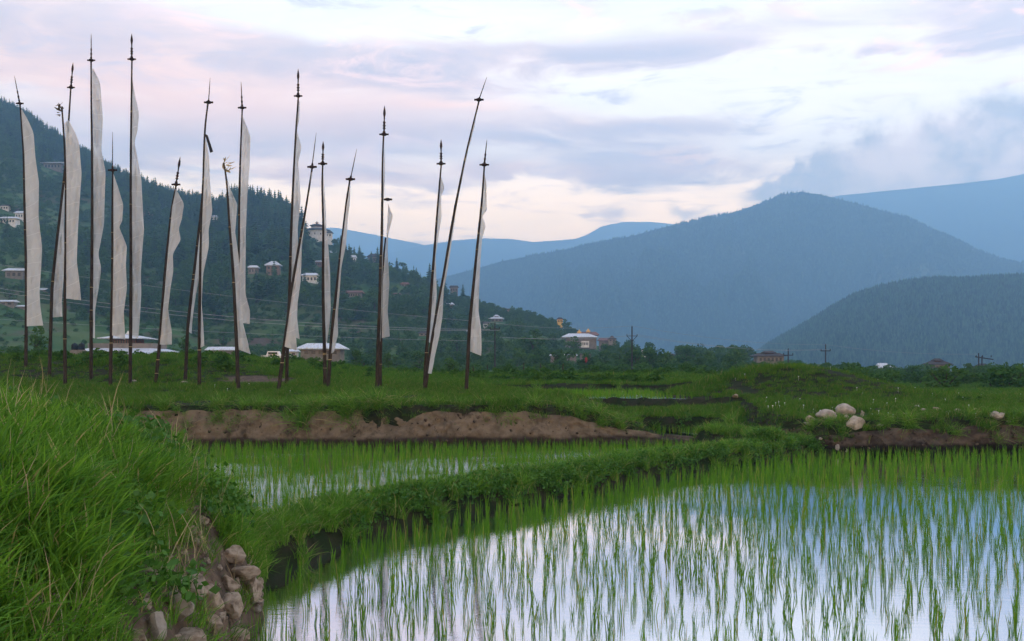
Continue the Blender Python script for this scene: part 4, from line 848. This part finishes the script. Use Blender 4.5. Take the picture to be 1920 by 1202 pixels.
# long grass on the foreground mound
n = 8200; Y = 3.0 + 9.2 * g.random(n) ** .9; X = -(.2 + .5 * g.random(n)) * Y - .0; X = np.where(g.random(n) < .35, -1.6 - .9 * g.random(n) ** 1.4 - .09 * (Y - 5), X); Z = height(X, Y); d = sdf(X, Y, MOUND); px, py = proj(X, Y, Z)
bare = ((px > 60) & (px < 300) & (py > 1120)) | ((px > 225) & (px < 500) & (py > 1035)) | ((px > 335) & (px < 415) & (py > 930) & (py < 1060))
ok = (d > .04) & (~bare | (g.random(n) < np.where(px < 240, .22, .10))) & (fbm(X * 2.3, Y * 2.3, 2) > -.30 - .2 * (py < 800))
X, Y, Z, d = X[ok], Y[ok], Z[ok], d[ok]
sc = rnd(len(X), .55, 1.3) * np.interp(d, [0, .5, 2], [.8, 1.0, 1.12]); px, py = px[ok], py[ok]; sc = sc * np.where((px > 150) & (px < 520) & (py > 940), .62, 1) * (1 + .5 * fbm(X * 1.1 + 5, Y * 1.1, 2)); tilt = np.interp(d, [0, .4, 1.2, 3], [.55, .3, .08, -.08])
rot = np.stack([rnd(len(X), -.12, .12), tilt * rnd(len(X), .5, 1.2), rnd(len(X), -1.2, 1.2)], 1)
strew('long_grass', 'lush long green grass hanging over the foreground bank', 'grass', np.stack([X, Y, Z - .02], 1), sc, rot, P_long)
n = 160; Y = rnd(n, 4.2, 9.8); X = -(.22 + .3 * g.random(n)) * Y; Z = height(X, Y); d = sdf(X, Y, MOUND); ok = (d > .15) & (fbm(X * 1.3, Y * 1.3, 2) > .05)
strew('bank_weeds', 'leafy weeds among the long grass of the foreground bank', 'weeds', np.stack([X, Y, Z + .06], 1)[ok], rnd(n, .7, 1.3)[ok], np.stack([rnd(n, -.3, .3), rnd(n, .1, .6), rnd(n, 0, 6)], 1)[ok], P_weed)
# weeds and grass on the dyke between the paddies
Bl = np.array(BERM); sB = np.r_[0, np.cumsum(np.hypot(*np.diff(Bl, axis=0).T))]; n = 2200; s = rnd(n, -1.0, sB[-1] + .5); bx = np.interp(s, sB, Bl[:, 0]) + .32 * np.minimum(s, 0) * -1; by = np.interp(s, sB, Bl[:, 1]) + np.minimum(s, 0) * .8; o_ = g.normal(-.04, .24, n); nx, ny = .78, -.62
X, Y = bx + nx * o_, by + ny * o_; Z = height(X, Y); ok = Z > -.03; X, Y, Z, s = X[ok], Y[ok], Z[ok], s[ok]; leafy = g.random(len(X)) < np.interp(s, [0, 2, 3, 15], [.1, .35, .65, .6])
rot = np.stack([rnd(len(X), -.3, .3), rnd(len(X), -.3, .3), rnd(len(X), 0, 6.28)], 1); pts = np.stack([X, Y, Z - .01], 1); sc = rnd(len(X), .6, 1.25)
strew('dyke_weeds', 'broad leaved green weeds along the dyke between the two paddies', 'weeds', pts[leafy], sc[leafy] * .88, rot[leafy], P_weed)
strew('dyke_grass', 'grass growing among the weeds of the dyke', 'grass', pts[~leafy], sc[~leafy] * .62, rot[~leafy], P_tuss)
# turf over terraces and fields
n = 95000; Y = 22 * (150 / 22) ** (g.random(n) ** .92); X = rnd(n, -.62, .62) * Y; Z = height(X, Y); e = .06 + .002 * Y
slope = np.hypot(height(X + e, Y) - height(X - e, Y), height(X, Y + e) - height(X, Y - e)) / (2 * e)
dT = sdf(X, Y, TERR); bareT = (np.abs(dT) < .22) & (X < 3.4) & (Y < 26) & (slope > .8)
dR = sdf(X, Y, RIGHT); bareR = (dR > -.2) & (dR < .26) & (Y < 24.5) & (g.random(n) < .8)
px, py = proj(X, Y, Z); dirt = (((px - 480) / 75) ** 2 + ((py - 712) / 8) ** 2 < 1) & (g.random(n) < .93)
wetp = ((Z < .24) & (Y < 28)) | ((Z < .99) & (Y > 31) & (Y < 40) & (X > -2) & (X < 8))
ok = ~bareT & ~bareR & ~wetp & ~dirt & (Z > .1) & ~((slope > .55) & (Y > 25.5) & (g.random(n) < .88)) & (fbm(X * 1.1, Y * 1.1, 3) > -.36 + .25 * (Y > 60)); X, Y, Z, slope = X[ok], Y[ok], Z[ok], slope[ok]
rot = np.stack([rnd(len(X), -.25, .25), rnd(len(X), -.25, .25), rnd(len(X), 0, 6.28)], 1); clump = .75 + .9 * np.clip(fbm(X * .35 + 3, Y * .35, 3) + .15, 0, 1)
rk = np.ones(len(X), bool)
for a, b, c in ROCKS: rk &= np.hypot((X - a), (Y - b + c * .6) * .8) > c * .95 + .02
X, Y, Z, slope, rot, clump = X[rk], Y[rk], Z[rk], slope[rk], rot[rk], clump[rk]
nr = Y < 42
strew('turf', 'short green turf on the terraces around the flagpoles', 'grass', np.stack([X, Y, Z - .01], 1)[nr], (rnd(len(X), .35, 1.25) * clump)[nr], rot[nr], P_turf + P_turf + P_turf + P_turf[:2] + [bprot('turf', M_turf, 40, .20, .007, .12, .9, seed=s, seg=3) for s in (15, 16)])
fr_ = ~nr; strew('field_grass', 'rough grass on the fields behind the flag terrace', 'grass', np.stack([X, Y, Z - .02], 1)[fr_], (rnd(len(X), .7, 1.4) * clump * np.interp(Y, [42, 150], [.5, .9]))[fr_], rot[fr_], P_turf_far)
n = 1800; Y = np.where(g.random(n) < .72, rnd(n, 39.8, 95), rnd(n, 28, 42)); X = np.where(Y < 42, rnd(n, .14, .56), rnd(n, -.58, .3)) * Y; Z = height(X, Y); ok = (fbm(X * .2, Y * .3, 3) > .0) & (Z > .5); sc_ = rnd(n, .18, .62) * np.where(Y < 42, .45, 1)
strew('field_weeds', 'clumps of leafy weeds growing across the fields behind the flags', 'weeds', np.stack([X, Y, Z - .05], 1)[ok], np.stack([sc_ * 1.5, sc_ * 1.5, sc_], 1)[ok], rnd(n, 0, 6)[ok], [proto(bush_meshes(s, 130, .11)[0]) for s in (431, 432, 433)])
n = 2600; Y = rnd(n, 4, 9.6); X = -(.17 + .36 * g.random(n)) * Y; Z = height(X, Y); px, py = proj(X, Y, Z); d = sdf(X, Y, MOUND); ok = (d > -.12) & (soilmask(X, Y, Z) > .5) & (py > 900)
strew('earth_clods', 'clods of brown earth and small stones on the crumbling foreground bank', 'clods', np.stack([X, Y, Z], 1)[ok], (.008 + .05 * g.random(n) ** 3)[ok], np.stack([rnd(n, 0, 6)] * 3, 1)[ok], [proto(m) for m in RD])
n = 60000; Y = rnd(n, 26, 62); X = rnd(n, -.2, .5) * Y; Z = height(X, Y); sl = np.abs(height(X, Y + .12) - height(X, Y - .12)) / .24; ok = (sl > .5) & (g.random(n) < .10)
strew('terrace_weeds', 'rank weeds along the steps of the middle terraces', 'weeds', np.stack([X, Y, Z], 1)[ok], rnd(int(ok.sum()), .45, 1.1), np.stack([rnd(int(ok.sum()), -.1, .5), rnd(int(ok.sum()), -.3, .3), rnd(int(ok.sum()), 0, 6)], 1), P_weed + P_tuss)
# tussocks hanging over the bare bank and along terrace edges
tx = np.r_[rnd(150, -10, 3.4), g.normal(-4.85, .28, 18), g.normal(-3.75, .34, 26), rnd(90, 6.2, 14), g.normal(2.0, .4, 10)]
ty = []
for x in tx:
    if x > 6: ty.append(np.interp(x, [6.2, 8, 12, 16], [22.9, 22.75, 23.2, 23.4]) + g.normal(0, .15))
    else: ty.append(np.interp(x, [-10, -6.6, -3, 0, 3.05, 4], [23.6, 24.2, 24.15, 24.35, 24.8, 25]) + g.uniform(-.02, .5))
ty = np.array(ty); tz = height(tx, ty)
strew('edge_tussocks', 'longer grass tussocks hanging over the edges of the earth banks', 'grass', np.stack([tx, ty, tz - .05], 1), rnd(len(tx), .3, .9) * (1 + .5 * (np.arange(len(tx)) >= 150) * (np.arange(len(tx)) < 194)), np.stack([rnd(len(tx), .3, 1.1), rnd(len(tx), -.3, .3), rnd(len(tx), -.3, .3)], 1), P_tuss)
bv = []
for o in bpy.data.objects:
    if o.name.startswith('earth_bank'):
        c = np.empty(len(o.data.vertices) * 3, np.float32); o.data.vertices.foreach_get('co', c); c = c.reshape(-1, 3); bv.append(c[g.integers(0, len(c), 420)])
bv = np.concatenate(bv); n = len(bv)
strew('bank_clods', 'clods and small stones stuck in the bare earth banks', 'clods', bv, .008 + .045 * g.random(n) ** 3, np.stack([rnd(n, 0, 6)] * 3, 1), [proto(rock_mesh(900 + j, M_bank, 1, 1.0, 12, False, .5)) for j in range(4)])
n = 46; q = g.random(n); rx = np.interp(q, [0, 1], [4.5, 5.5]) + g.normal(0, .14, n); ry = np.interp(q, [0, 1], [25.0, 21.9]); rz = height(rx, ry)
strew('rim_grass', 'grass on the little bund of the small paddy', 'grass', np.stack([rx, ry, rz - .02], 1), rnd(n, .35, .8), np.stack([rnd(n, -.1, .4), rnd(n, -.3, .3), rnd(n, 0, 6)], 1), P_tuss)
# rice: rows of seedlings
def rice_rows(x0, x1, y0, y1, dx, dy, ang, jit, inside):
    gx, gy = np.meshgrid(np.arange(x0, x1, dx), np.arange(y0, y1, dy)); gx = gx.ravel() + g.normal(0, jit, gx.size); gy = gy.ravel() + g.normal(0, jit, gy.size)
    cx, cy = (x0 + x1) / 2, (y0 + y1) / 2; c, s_ = math.cos(ang), math.sin(ang); X, Y = cx + (gx - cx) * c - (gy - cy) * s_, cy + (gx - cx) * s_ + (gy - cy) * c
    k = inside(X, Y) & (np.abs(X / Y) < .68) & (g.random(X.size) < .93); return X[k], Y[k]
X, Y = rice_rows(-8, 26, 2, 30, .185, .225, .35, .04, lambda X, Y: (height(X, Y) < -.09) & (Y > 5.5) & (Y < 24) & (X > np.interp(Y, [2, 9.3, 11.9, 13.9, 15.9, 19.1, 22.6], [-1.5, -2.0, -1.55, -.3, 1.25, 3.4, 6.5])) & ((Y > 9.5) | (X > -1.35) | (g.random(X.size) < .5)))
Xr, Yr_ = X, Y; order = np.argsort(np.where(np.abs(X / Y) < .53, Y, 99)); first = order[:300]; rest = order[300:]
for q, i in enumerate(first):
    o = obj('rice_plant', RICE[q % 8]); o.location = (X[i], Y[i], -.02); o.rotation_euler = (random.uniform(-.1, .1), random.uniform(-.1, .1), random.uniform(0, 6.28)); k = random.uniform(.50, .98); o.scale = (k, k, k)
    tag(o, 'thin green rice seedling standing in the open water of the near paddy', 'rice plant', 'rice seedlings in the near paddy')
def strew_rice(name, label, X, Y, z, s0, s1): strew(name, label, 'rice', np.stack([X, Y, np.full(len(X), z)], 1), rnd(len(X), s0, s1), np.stack([rnd(len(X), -.1, .1), rnd(len(X), -.1, .1), rnd(len(X), 0, 6.28)], 1), P_rice)
strew_rice('rice_field', 'rice seedlings farther out in the near paddy', X[rest], Y[rest], -.02, .62, 1.0)
X, Y = rice_rows(-24, 8, 9, 28, .165, .175, .1, .05, lambda X, Y: (height(X, Y) < -.08) & (Y > 10) & (Y < 24.4) & (X < np.interp(Y, [9.3, 11.9, 13.9, 15.9, 19.1, 22.6], [-3.0, -2.4, -1.2, .35, 2.6, 5.6])) & (X / Y > -.4))
strew_rice('rice_field', 'rice seedlings in the rippled paddy below the bare bank', X, Y, .02, .6, .98)
X, Y = rice_rows(3, 8, 21, 28.5, .2, .2, .1, .05, lambda X, Y: (np.abs(height(X, Y) - .2) < .04))
strew_rice('rice_field', 'rice seedlings in the small paddy behind the dyke end', X, Y, .22, .5, .85)
X, Y = rice_rows(-3, 10, 31, 40, .17, .2, 0, .06, lambda X, Y: (np.abs(height(X, Y) - .92) < .03))
strew_rice('rice_field', 'bright strip of young rice on the middle terrace', X, Y, .93, .6, .95)
# small white field flowers and dry straws
n = 80; Y = rnd(n, 22.5, 38); X = np.where(g.random(n) < .75, rnd(n, .2, .5), rnd(n, -.3, .2)) * Y; Z = height(X, Y); ok = Z > .45
fl = MB(); fl.tube([(0, 0, 0), (0, 0, .15)], .003, 4); fl.tube([(0, 0, .15), (0, 0, .16), (0, 0, .17)], [.01, .02, .008], 7)
strew('wild_flowers', 'tiny white wild flowers in the grass of the right bank', 'flowers', np.stack([X, Y, Z], 1)[ok], rnd(n, .5, .9)[ok], rnd(n, 0, 6)[ok], [proto(mesh('flower', fl.v, fl.f, M_flower))])
V, Fc, T_ = blades(3, .55, .006, .05, .6, seg=4, seed=5)
ps = proto(mesh('straw', V, Fc, M_straw)); n = 90; Y = rnd(n, 4, 9.5); X = -rnd(n, .24, .5) * Y; Z = height(X, Y)
strew('dry_straw', 'dry pale grass stalks in the foreground grass', 'straw', np.stack([X, Y, Z], 1), rnd(n, .5, 1), np.stack([rnd(n, -.3, .3), rnd(n, 0, .8), rnd(n, 0, 6)], 1), [ps])

# ------------------------------------------------------------------ trees and bushes
def proto_tree(name, parts, cat):
    r = bpy.data.objects.new(name, None); return r, parts
def plant(name, parts, pnames, loc, rz, sc, label, cat, group):
    r = bpy.data.objects.new(name, None); COL.objects.link(r); r.location = loc; r.rotation_euler = (0, 0, rz); r.scale = sc; r.empty_display_size = .1
    for me, pn in zip(parts, pnames):
        o = bpy.data.objects.new(pn, me); COL.objects.link(o); o.parent = r
    tag(r, label, cat, group); return r
LEAFY = [leafy_meshes(s) for s in (201, 202, 203, 204, 205)]; CONI = [conifer_meshes(s, w) for s, w in ((301, .20), (302, .17), (303, .24), (304, .15))]; BUSH = [bush_meshes(s) for s in (401, 402, 403, 404)]
P_leafy = [proto(a) for a, _ in LEAFY]; P_con = [proto(a) for a, _ in CONI]; M_far = leafmat('distant_forest', (.001, .010, .008), (.085, .175, .085), trans=.05, gloss=0, obw=.9)
P_far = []
for a, _ in CONI: q = a.copy(); q.materials.clear(); q.materials.append(M_far); P_far.append(proto(q))
P_con = P_con; P_bush = [proto(a) for a, _ in BUSH]
SHORT = [(511, 505, 'the brick house'), (659, 552, 'the long low building'), (592, 435, 'the round fortress'), (98, 310, 'the flat roofed house high on the left'), (20, 405, 'the white cluster at the left edge'), (26, 515, 'the brick sided house'), (240, 640, 'the white temple roof'),
         (581, 522, 'the tin roofed house under the fortress'), (701, 487, 'the dark roofed ridge house'), (759, 533, 'the rust red roof'), (931, 600, 'the pale hipped roof'), (1050, 602, 'the golden shrine'), (1090, 640, 'the monastery'), (401, 408, 'the small white house high in the trees'), (601, 655, 'the dark eaved farmhouse'), (285, 405, 'the red earth cutting')]
def near_name(px, py):
    d = [(abs(px - a) + 1.3 * abs(py - b), s) for a, b, s in SHORT]; return min(d)[1]
# strewn over the hillside: the biggest 300 in view as trees of their own, the others as one wood
N = 20000; px = rnd(N, -420, 1400); _, Yr, Yb = hill_par(px); t = g.random(N) ** .75; Yh = 165 + (Yr * 1.01 - 165) * t; Zh = hillz(px, Yh); Xh = (px - HX) / F * Yh; py = HY - (Zh - CZ) / Yh * F
tt = (Yh - Yb) / (Yr - Yb); dens = fbm(Xh / 70, Yh / 70, 3); conz = (tt > .76) & (px < 430 - 0 * px) ; crest = (tt > .80) & (px < 575)
w = np.where(conz | crest, .95, np.clip(.45 + 1.1 * dens, .06, .95)); w = np.where(Yh < 330, np.clip(w, 0, .4), w)
w *= np.clip(Yh / 620, .3, 1.2)
ok = g.random(N) < w
for a, b, wd, _ in HOUSE_PX: ok &= ~((np.abs(px - a) < wd * .55 + 3) & (py > b - 6) & (py < b + 20 + 14 * (wd >= 60)))
ok &= ~(((px - 285) / 26) ** 2 + ((py - 405) / 12) ** 2 < 1) & ~(((px - 955) / 30) ** 2 + ((py - 582) / 9) ** 2 < 1)
px, py, Xh, Yh, Zh, tt, conz, crest, dens = [a[ok] for a in (px, py, Xh, Yh, Zh, tt, conz, crest, dens)]
isc = np.where(conz | crest, g.random(len(px)) < .66, g.random(len(px)) < .08 + .2 * (dens > .25)) & (px < 880)
hm = np.where(isc, rnd(len(px), 9, 17) + 5 * crest * (px > 430), np.where(g.random(len(px)) < .55, rnd(len(px), 2.5, 5), rnd(len(px), 5, 10))); hm = np.where(tt > .93, np.minimum(hm, np.where((px > 430) & (px < 575), 20, 11)), hm); hm *= np.clip(Yh / 480, .5, 1.1); hm = np.where((px > 840) & (tt > .55), np.minimum(hm, 4.2), hm)
wm = np.where(isc, hm, hm * rnd(len(px), 1.1, 1.5)); size = hm * wm / Yh ** 2 * ((px > 0) & (px < 1920)); order = np.argsort(-size)
cnt = {'c': 0, 'l': 0}; taken = np.zeros(len(px), bool)
for i in order:
    kd = 'c' if isc[i] else 'l'
    if cnt['c'] + cnt['l'] >= 300: break
    if cnt[kd] >= 170: continue
    cnt[kd] += 1; taken[i] = True; where = near_name(px[i], py[i])
    if kd == 'c': plant('conifer_tree', CONI[i % 4], ('crown', 'trunk'), (Xh[i], Yh[i], Zh[i]), g.uniform(0, 6), (hm[i] * 1.35, hm[i] * 1.35, hm[i]), 'dark pointed conifer on the hillside near ' + where, 'tree', 'conifers near ' + where)
    else: plant('leafy_tree', LEAFY[i % 5], ('crown', 'trunk'), (Xh[i], Yh[i], Zh[i] - .1 * hm[i]), g.uniform(0, 6), (wm[i], wm[i], hm[i]), 'round leafy green tree on the hillside near ' + where, 'tree', 'leafy trees near ' + where)
r_ = ~taken
def wood(name, label, sel, protos, sx):
    strew(name, label, 'woodland', np.stack([Xh, Yh, Zh - .05 * hm], 1)[sel], np.stack([wm * sx, wm * sx, hm], 1)[sel], rnd(int(sel.sum()), 0, 6.28), protos)
wood('conifer_forest', 'dark conifer woodland covering the upper left hillside', r_ & isc, P_con, 1.35)
wood('hillside_woods', 'leafy scrub and small trees scattered over the hillside', r_ & ~isc, P_leafy, 1.0)
n = 30000; a = rnd(n, -420, 1300); _, Yr2, Yb2 = hill_par(a); Y2 = 200 + (Yr2 - 200) * g.random(n) ** .8; Z2 = hillz(a, Y2); X2 = (a - HX) / F * Y2; p2 = HY - (Z2 - CZ) / Y2 * F
ok = g.random(n) < np.clip(.62 + 1.2 * fbm(X2 / 34 + 11, Y2 / 34, 3), .04, 1)
for q, b, wd, _ in HOUSE_PX: ok &= ~((np.abs(a - q) < wd * .5 + 1) & (p2 > b - 4) & (p2 < b + 7))
s2 = rnd(n, .9, 2.6) * np.clip(Y2 / 450, .6, 1.2)
strew('hillside_shrubs', 'dense low shrubs over the terraces of the hillside', 'shrubs', np.stack([X2, Y2, Z2 - .2], 1)[ok], np.stack([s2 * 1.7, s2 * 1.7, s2], 1)[ok], rnd(n, 0, 6.28)[ok], [proto(bush_meshes(s, 110, .12, M_leafy)[0]) for s in (441, 442, 443, 444)])
# single trees that stand out on the crest
for a, b, h_, lab in [(648, 474, 22, 'small pointed conifer on the ridge right of the fortress, left of three'), (664, 478, 20, 'small pointed conifer on the ridge right of the fortress, middle of three'), (674, 480, 26, 'broad pointed conifer on the ridge right of the fortress, right of three'), (744, 506, 30, 'lone conifer on the ridge right of the furled flag'), (868, 562, 34, 'dark conifer on the skyline beside the rightmost flag'),
                      (157, 296, 24, 'dark tree on the left skyline beside the third flag'), (118, 268, 22, 'dark tree on the left skyline just right of the second flag'), (888, 566, 34, 'dark tree just left of the rightmost flag on the skyline'), (526, 414, 54, 'tallest dark conifer on the crest left of the crossing flags'), (492, 410, 42, 'dark conifer on the crest right of the tall upright flag'), (545, 416, 40, 'dark conifer on the crest directly behind the crossing flags')]:
    _, Yr, _ = hill_par(a); Yq = Yr * .985; z = float(hillz(np.array([float(a)]), np.array([float(Yq)]))[0]); h_m = h_ * Yq / F; plant('conifer_tree', CONI[int(a) % 4], ('crown', 'trunk'), ((a - HX) / F * Yq, Yq, z - .3), a, (h_m * 1.5,) * 2 + (h_m,), lab, 'tree', None)
for a, b, h_, lab in [(782, 526, 16, 'small round tree on the ridge between the furled and the tilted flag'), (852, 560, 16, 'round tree on the skyline left of the brown house'), (960, 580, 14, 'small bush tree above the red earth scar'), (1035, 612, 18, 'round tree left of the golden shrine'), (1060, 622, 26, 'bushy tree below the golden shrine')]:
    _, Yr, _ = hill_par(a); Yq = Yr * .98; z = float(hillz(np.array([float(a)]), np.array([float(Yq)]))[0]); h_m = h_ * Yq / F; plant('leafy_tree', LEAFY[int(a) % 5], ('crown', 'trunk'), ((a - HX) / F * Yq, Yq, z - .3), a, (h_m * 1.2,) * 2 + (h_m,), lab, 'tree', None)
# bushes and trees of the valley edge: px, base py, height px, width factor, depth, kind
VB = [(955, 703, 24, 1.3, 75, 'b', 'round bush right of the crossarm pole'), (1116, 706, 26, 1.3, 70, 'b', 'dense bush left of the forked power pole'), (1156, 708, 16, 1.5, 68, 'b', 'low bush just left of the forked power pole'), (1286, 706, 30, 1.2, 78, 'b', 'largest bush on the field edge right of the forked pole'), (1250, 709, 15, 1.4, 66, 'b', 'low bush left of the largest field edge bush'), (1530, 708, 22, 1.3, 95, 'b', 'round yellowish bush left of the slim pole'), (1045, 706, 16, 1.6, 70, 'b', 'low wide bush midway between the crossarm pole and the forked pole'),
      (668, 692, 40, 1.1, 130, 'l', 'dark round tree right of the dark eaved farmhouse'), (728, 692, 34, 1.0, 120, 'l', 'dark tree right behind the shortest flag'), (845, 694, 30, 1.2, 120, 'b', 'bush between the tilted and the rightmost flag'), (560, 690, 26, 1.2, 130, 'b', 'bright green bush before the dark eaved farmhouse, left one'), (582, 690, 24, 1.2, 130, 'b', 'bright green bush before the dark eaved farmhouse, right one'), (70, 672, 62, 1.1, 120, 'l', 'dark leafy tree behind the first two flags'), (28, 674, 30, 1.5, 130, 'b', 'bush at the left edge behind the first flag'),
      (345, 672, 44, .9, 120, 'l', 'leafy tree right of the temple'), (1000, 672, 56, 1.5, 260, 'l', 'large dark tree left of the shiny tin shed'), (1075, 664, 34, 1.6, 330, 'l', 'bushy tree under the monastery walls'), (1885, 728, 50, .62, 130, 'l', 'slim tree rising above the bushes near the right edge'), (1813, 702, 24, 1.3, 190, 'l', 'round dark tree left of the twin power poles'), (1910, 735, 46, 1.2, 105, 'b', 'tall dark bush in the right corner of the bush belt'), (1870, 735, 40, 1.1, 110, 'b', 'dark bush below the slim tree at the right'), (1600, 706, 14, 2.2, 190, 'b', 'pale low bush line before the forested hill foot'), (1380, 690, 20, 1.4, 210, 'l', 'round tree left of the brown timbered farmhouse'), (1325, 690, 26, 1.3, 210, 'l', 'dark tree on the valley edge left of the grassy knoll')]
for a, b_, h_, wf, Yq, kd, lab in VB:
    X, _, z = P(a, b_, Yq); h_m = h_ * Yq / F; pr = BUSH[a % 4] if kd == 'b' else LEAFY[a % 5]
    plant('bush' if kd == 'b' else 'leafy_tree', pr, ('foliage', 'stem') if kd == 'b' else ('crown', 'trunk'), (X, Yq, z - .15 * h_m), a, (h_m * wf,) * 2 + (h_m * 1.12,), lab, 'bush' if kd == 'b' else 'tree', None)
n = 150; a = rnd(n, 1480, 2050); Yq = rnd(n, 70, 210); n2 = 90; a = np.r_[a, rnd(n2, 1180, 1700)]; Yq = np.r_[Yq, rnd(n2, 150, 330)]
for i in range(len(a)):
    X = (a[i] - HX) / F * Yq[i]; z = float(height(np.array([X]), np.array([Yq[i]]))[0]) if Yq[i] < 148 else 0.2; h_m = g.uniform(1.0, 2.3) * (1 + .45 * (Yq[i] > 150)); wf = g.uniform(1.2, 1.7)
    plant('bush', BUSH[i % 4], ('foliage', 'stem'), (X, Yq[i], z - .2), i, (h_m * wf, h_m * wf, h_m), 'rounded green bush in the bush belt of the valley floor, right of the knoll' if a[i] > 1480 else 'rounded bush on the flat valley floor between the forked pole and the knoll', 'bush', 'bushes of the right valley floor' if a[i] > 1480 else 'bushes of the middle valley floor')
n = 900; a = rnd(n, -100, 1500); Yq = rnd(n, 130, 420); X = (a - HX) / F * Yq; z = hillz(a, Yq); s_ = rnd(n, .7, 2.2)
strew('valley_scrub', 'low scrub scattered over the valley fields', 'scrub', np.stack([X, Yq, z - .1], 1), np.stack([s_ * 1.6, s_ * 1.6, s_], 1), rnd(n, 0, 6), P_bush)
# far woods
def far_wood(name, label, f, prange, n, tmin, h0, h1):
    a = rnd(n, *prange); t = tmin + (1 - tmin) * g.random(n) ** .8; X, Y, Z = f(a, t); h = rnd(n, h0, h1)
    strew(name, label, 'forest', np.stack([X, Y, Z - .02 * h], 1), np.stack([h * 1.9, h * 1.9, h], 1), rnd(n, 0, 6), P_far)
far_wood('hill_forest', 'dense conifer forest on the nearer hill at right', near_f, (1385, 2150), 26000, .02, 5, 9)
far_wood('mountain_forest', 'conifer forest on the big mountain', big_f, (820, 2150), 60000, .06, 6, 11)
# bare earth scars on the hillside
def scar(name, pxs, pys, w, label):
    pts = []
    for a in np.linspace(pxs[0], pxs[-1], 26): 
        c = np.interp(a, pxs, pys); ww = w * math.sin(math.pi * (a - pxs[0]) / (pxs[-1] - pxs[0]) * .92 + .15) * (.75 + .5 * random.random())
        row = []
        for q in (-1, -.4, .2, 1):
            X, Y, z = hit_hill(a, c + q * ww); row.append((X, Y - .8, z + .7 + (.5 * random.random())))
        pts.append(row)
    A = np.array(pts); o = grid(name, A[:, :, 0], A[:, :, 1], A[:, :, 2], M_cut); return o
scar('earth_cutting', [266, 285, 306], [402, 408, 418], 9, '')
scar('earth_cutting', [930, 955, 985], [572, 581, 590], 8, '')
# fence stakes at the field edge
for a, b_, h_, lab in [(680, 694, 14, 'pale leaning stake right of the dark eaved farmhouse'), (888, 706, 20, 'leaning fence stake right of the rightmost flag foot'), (914, 706, 22, 'fence stake left of the crossarm pole'), (982, 706, 26, 'bent pale stake between the round bush and the dense bush'), (1054, 706, 24, 'stout pale stake left of the dense bush'), (935, 707, 16, 'short stake just right of the crossarm pole'), (1014, 704, 22, 'thin stake midway to the dense bush')]:
    Yq = 72; k = Yq / F; b = MB(); q = random.uniform(-4, 4) * k; b.tube([(0, 0, -.4), (q * .3, 0, h_ * k * .5), (q, 0, h_ * k)], [.05, .045, .03], 6); o = b.build('fence_stake', M_bark, None, False, P(a, b_, Yq)); tag(o, lab, 'fence stake', 'fence stakes at the field edge')
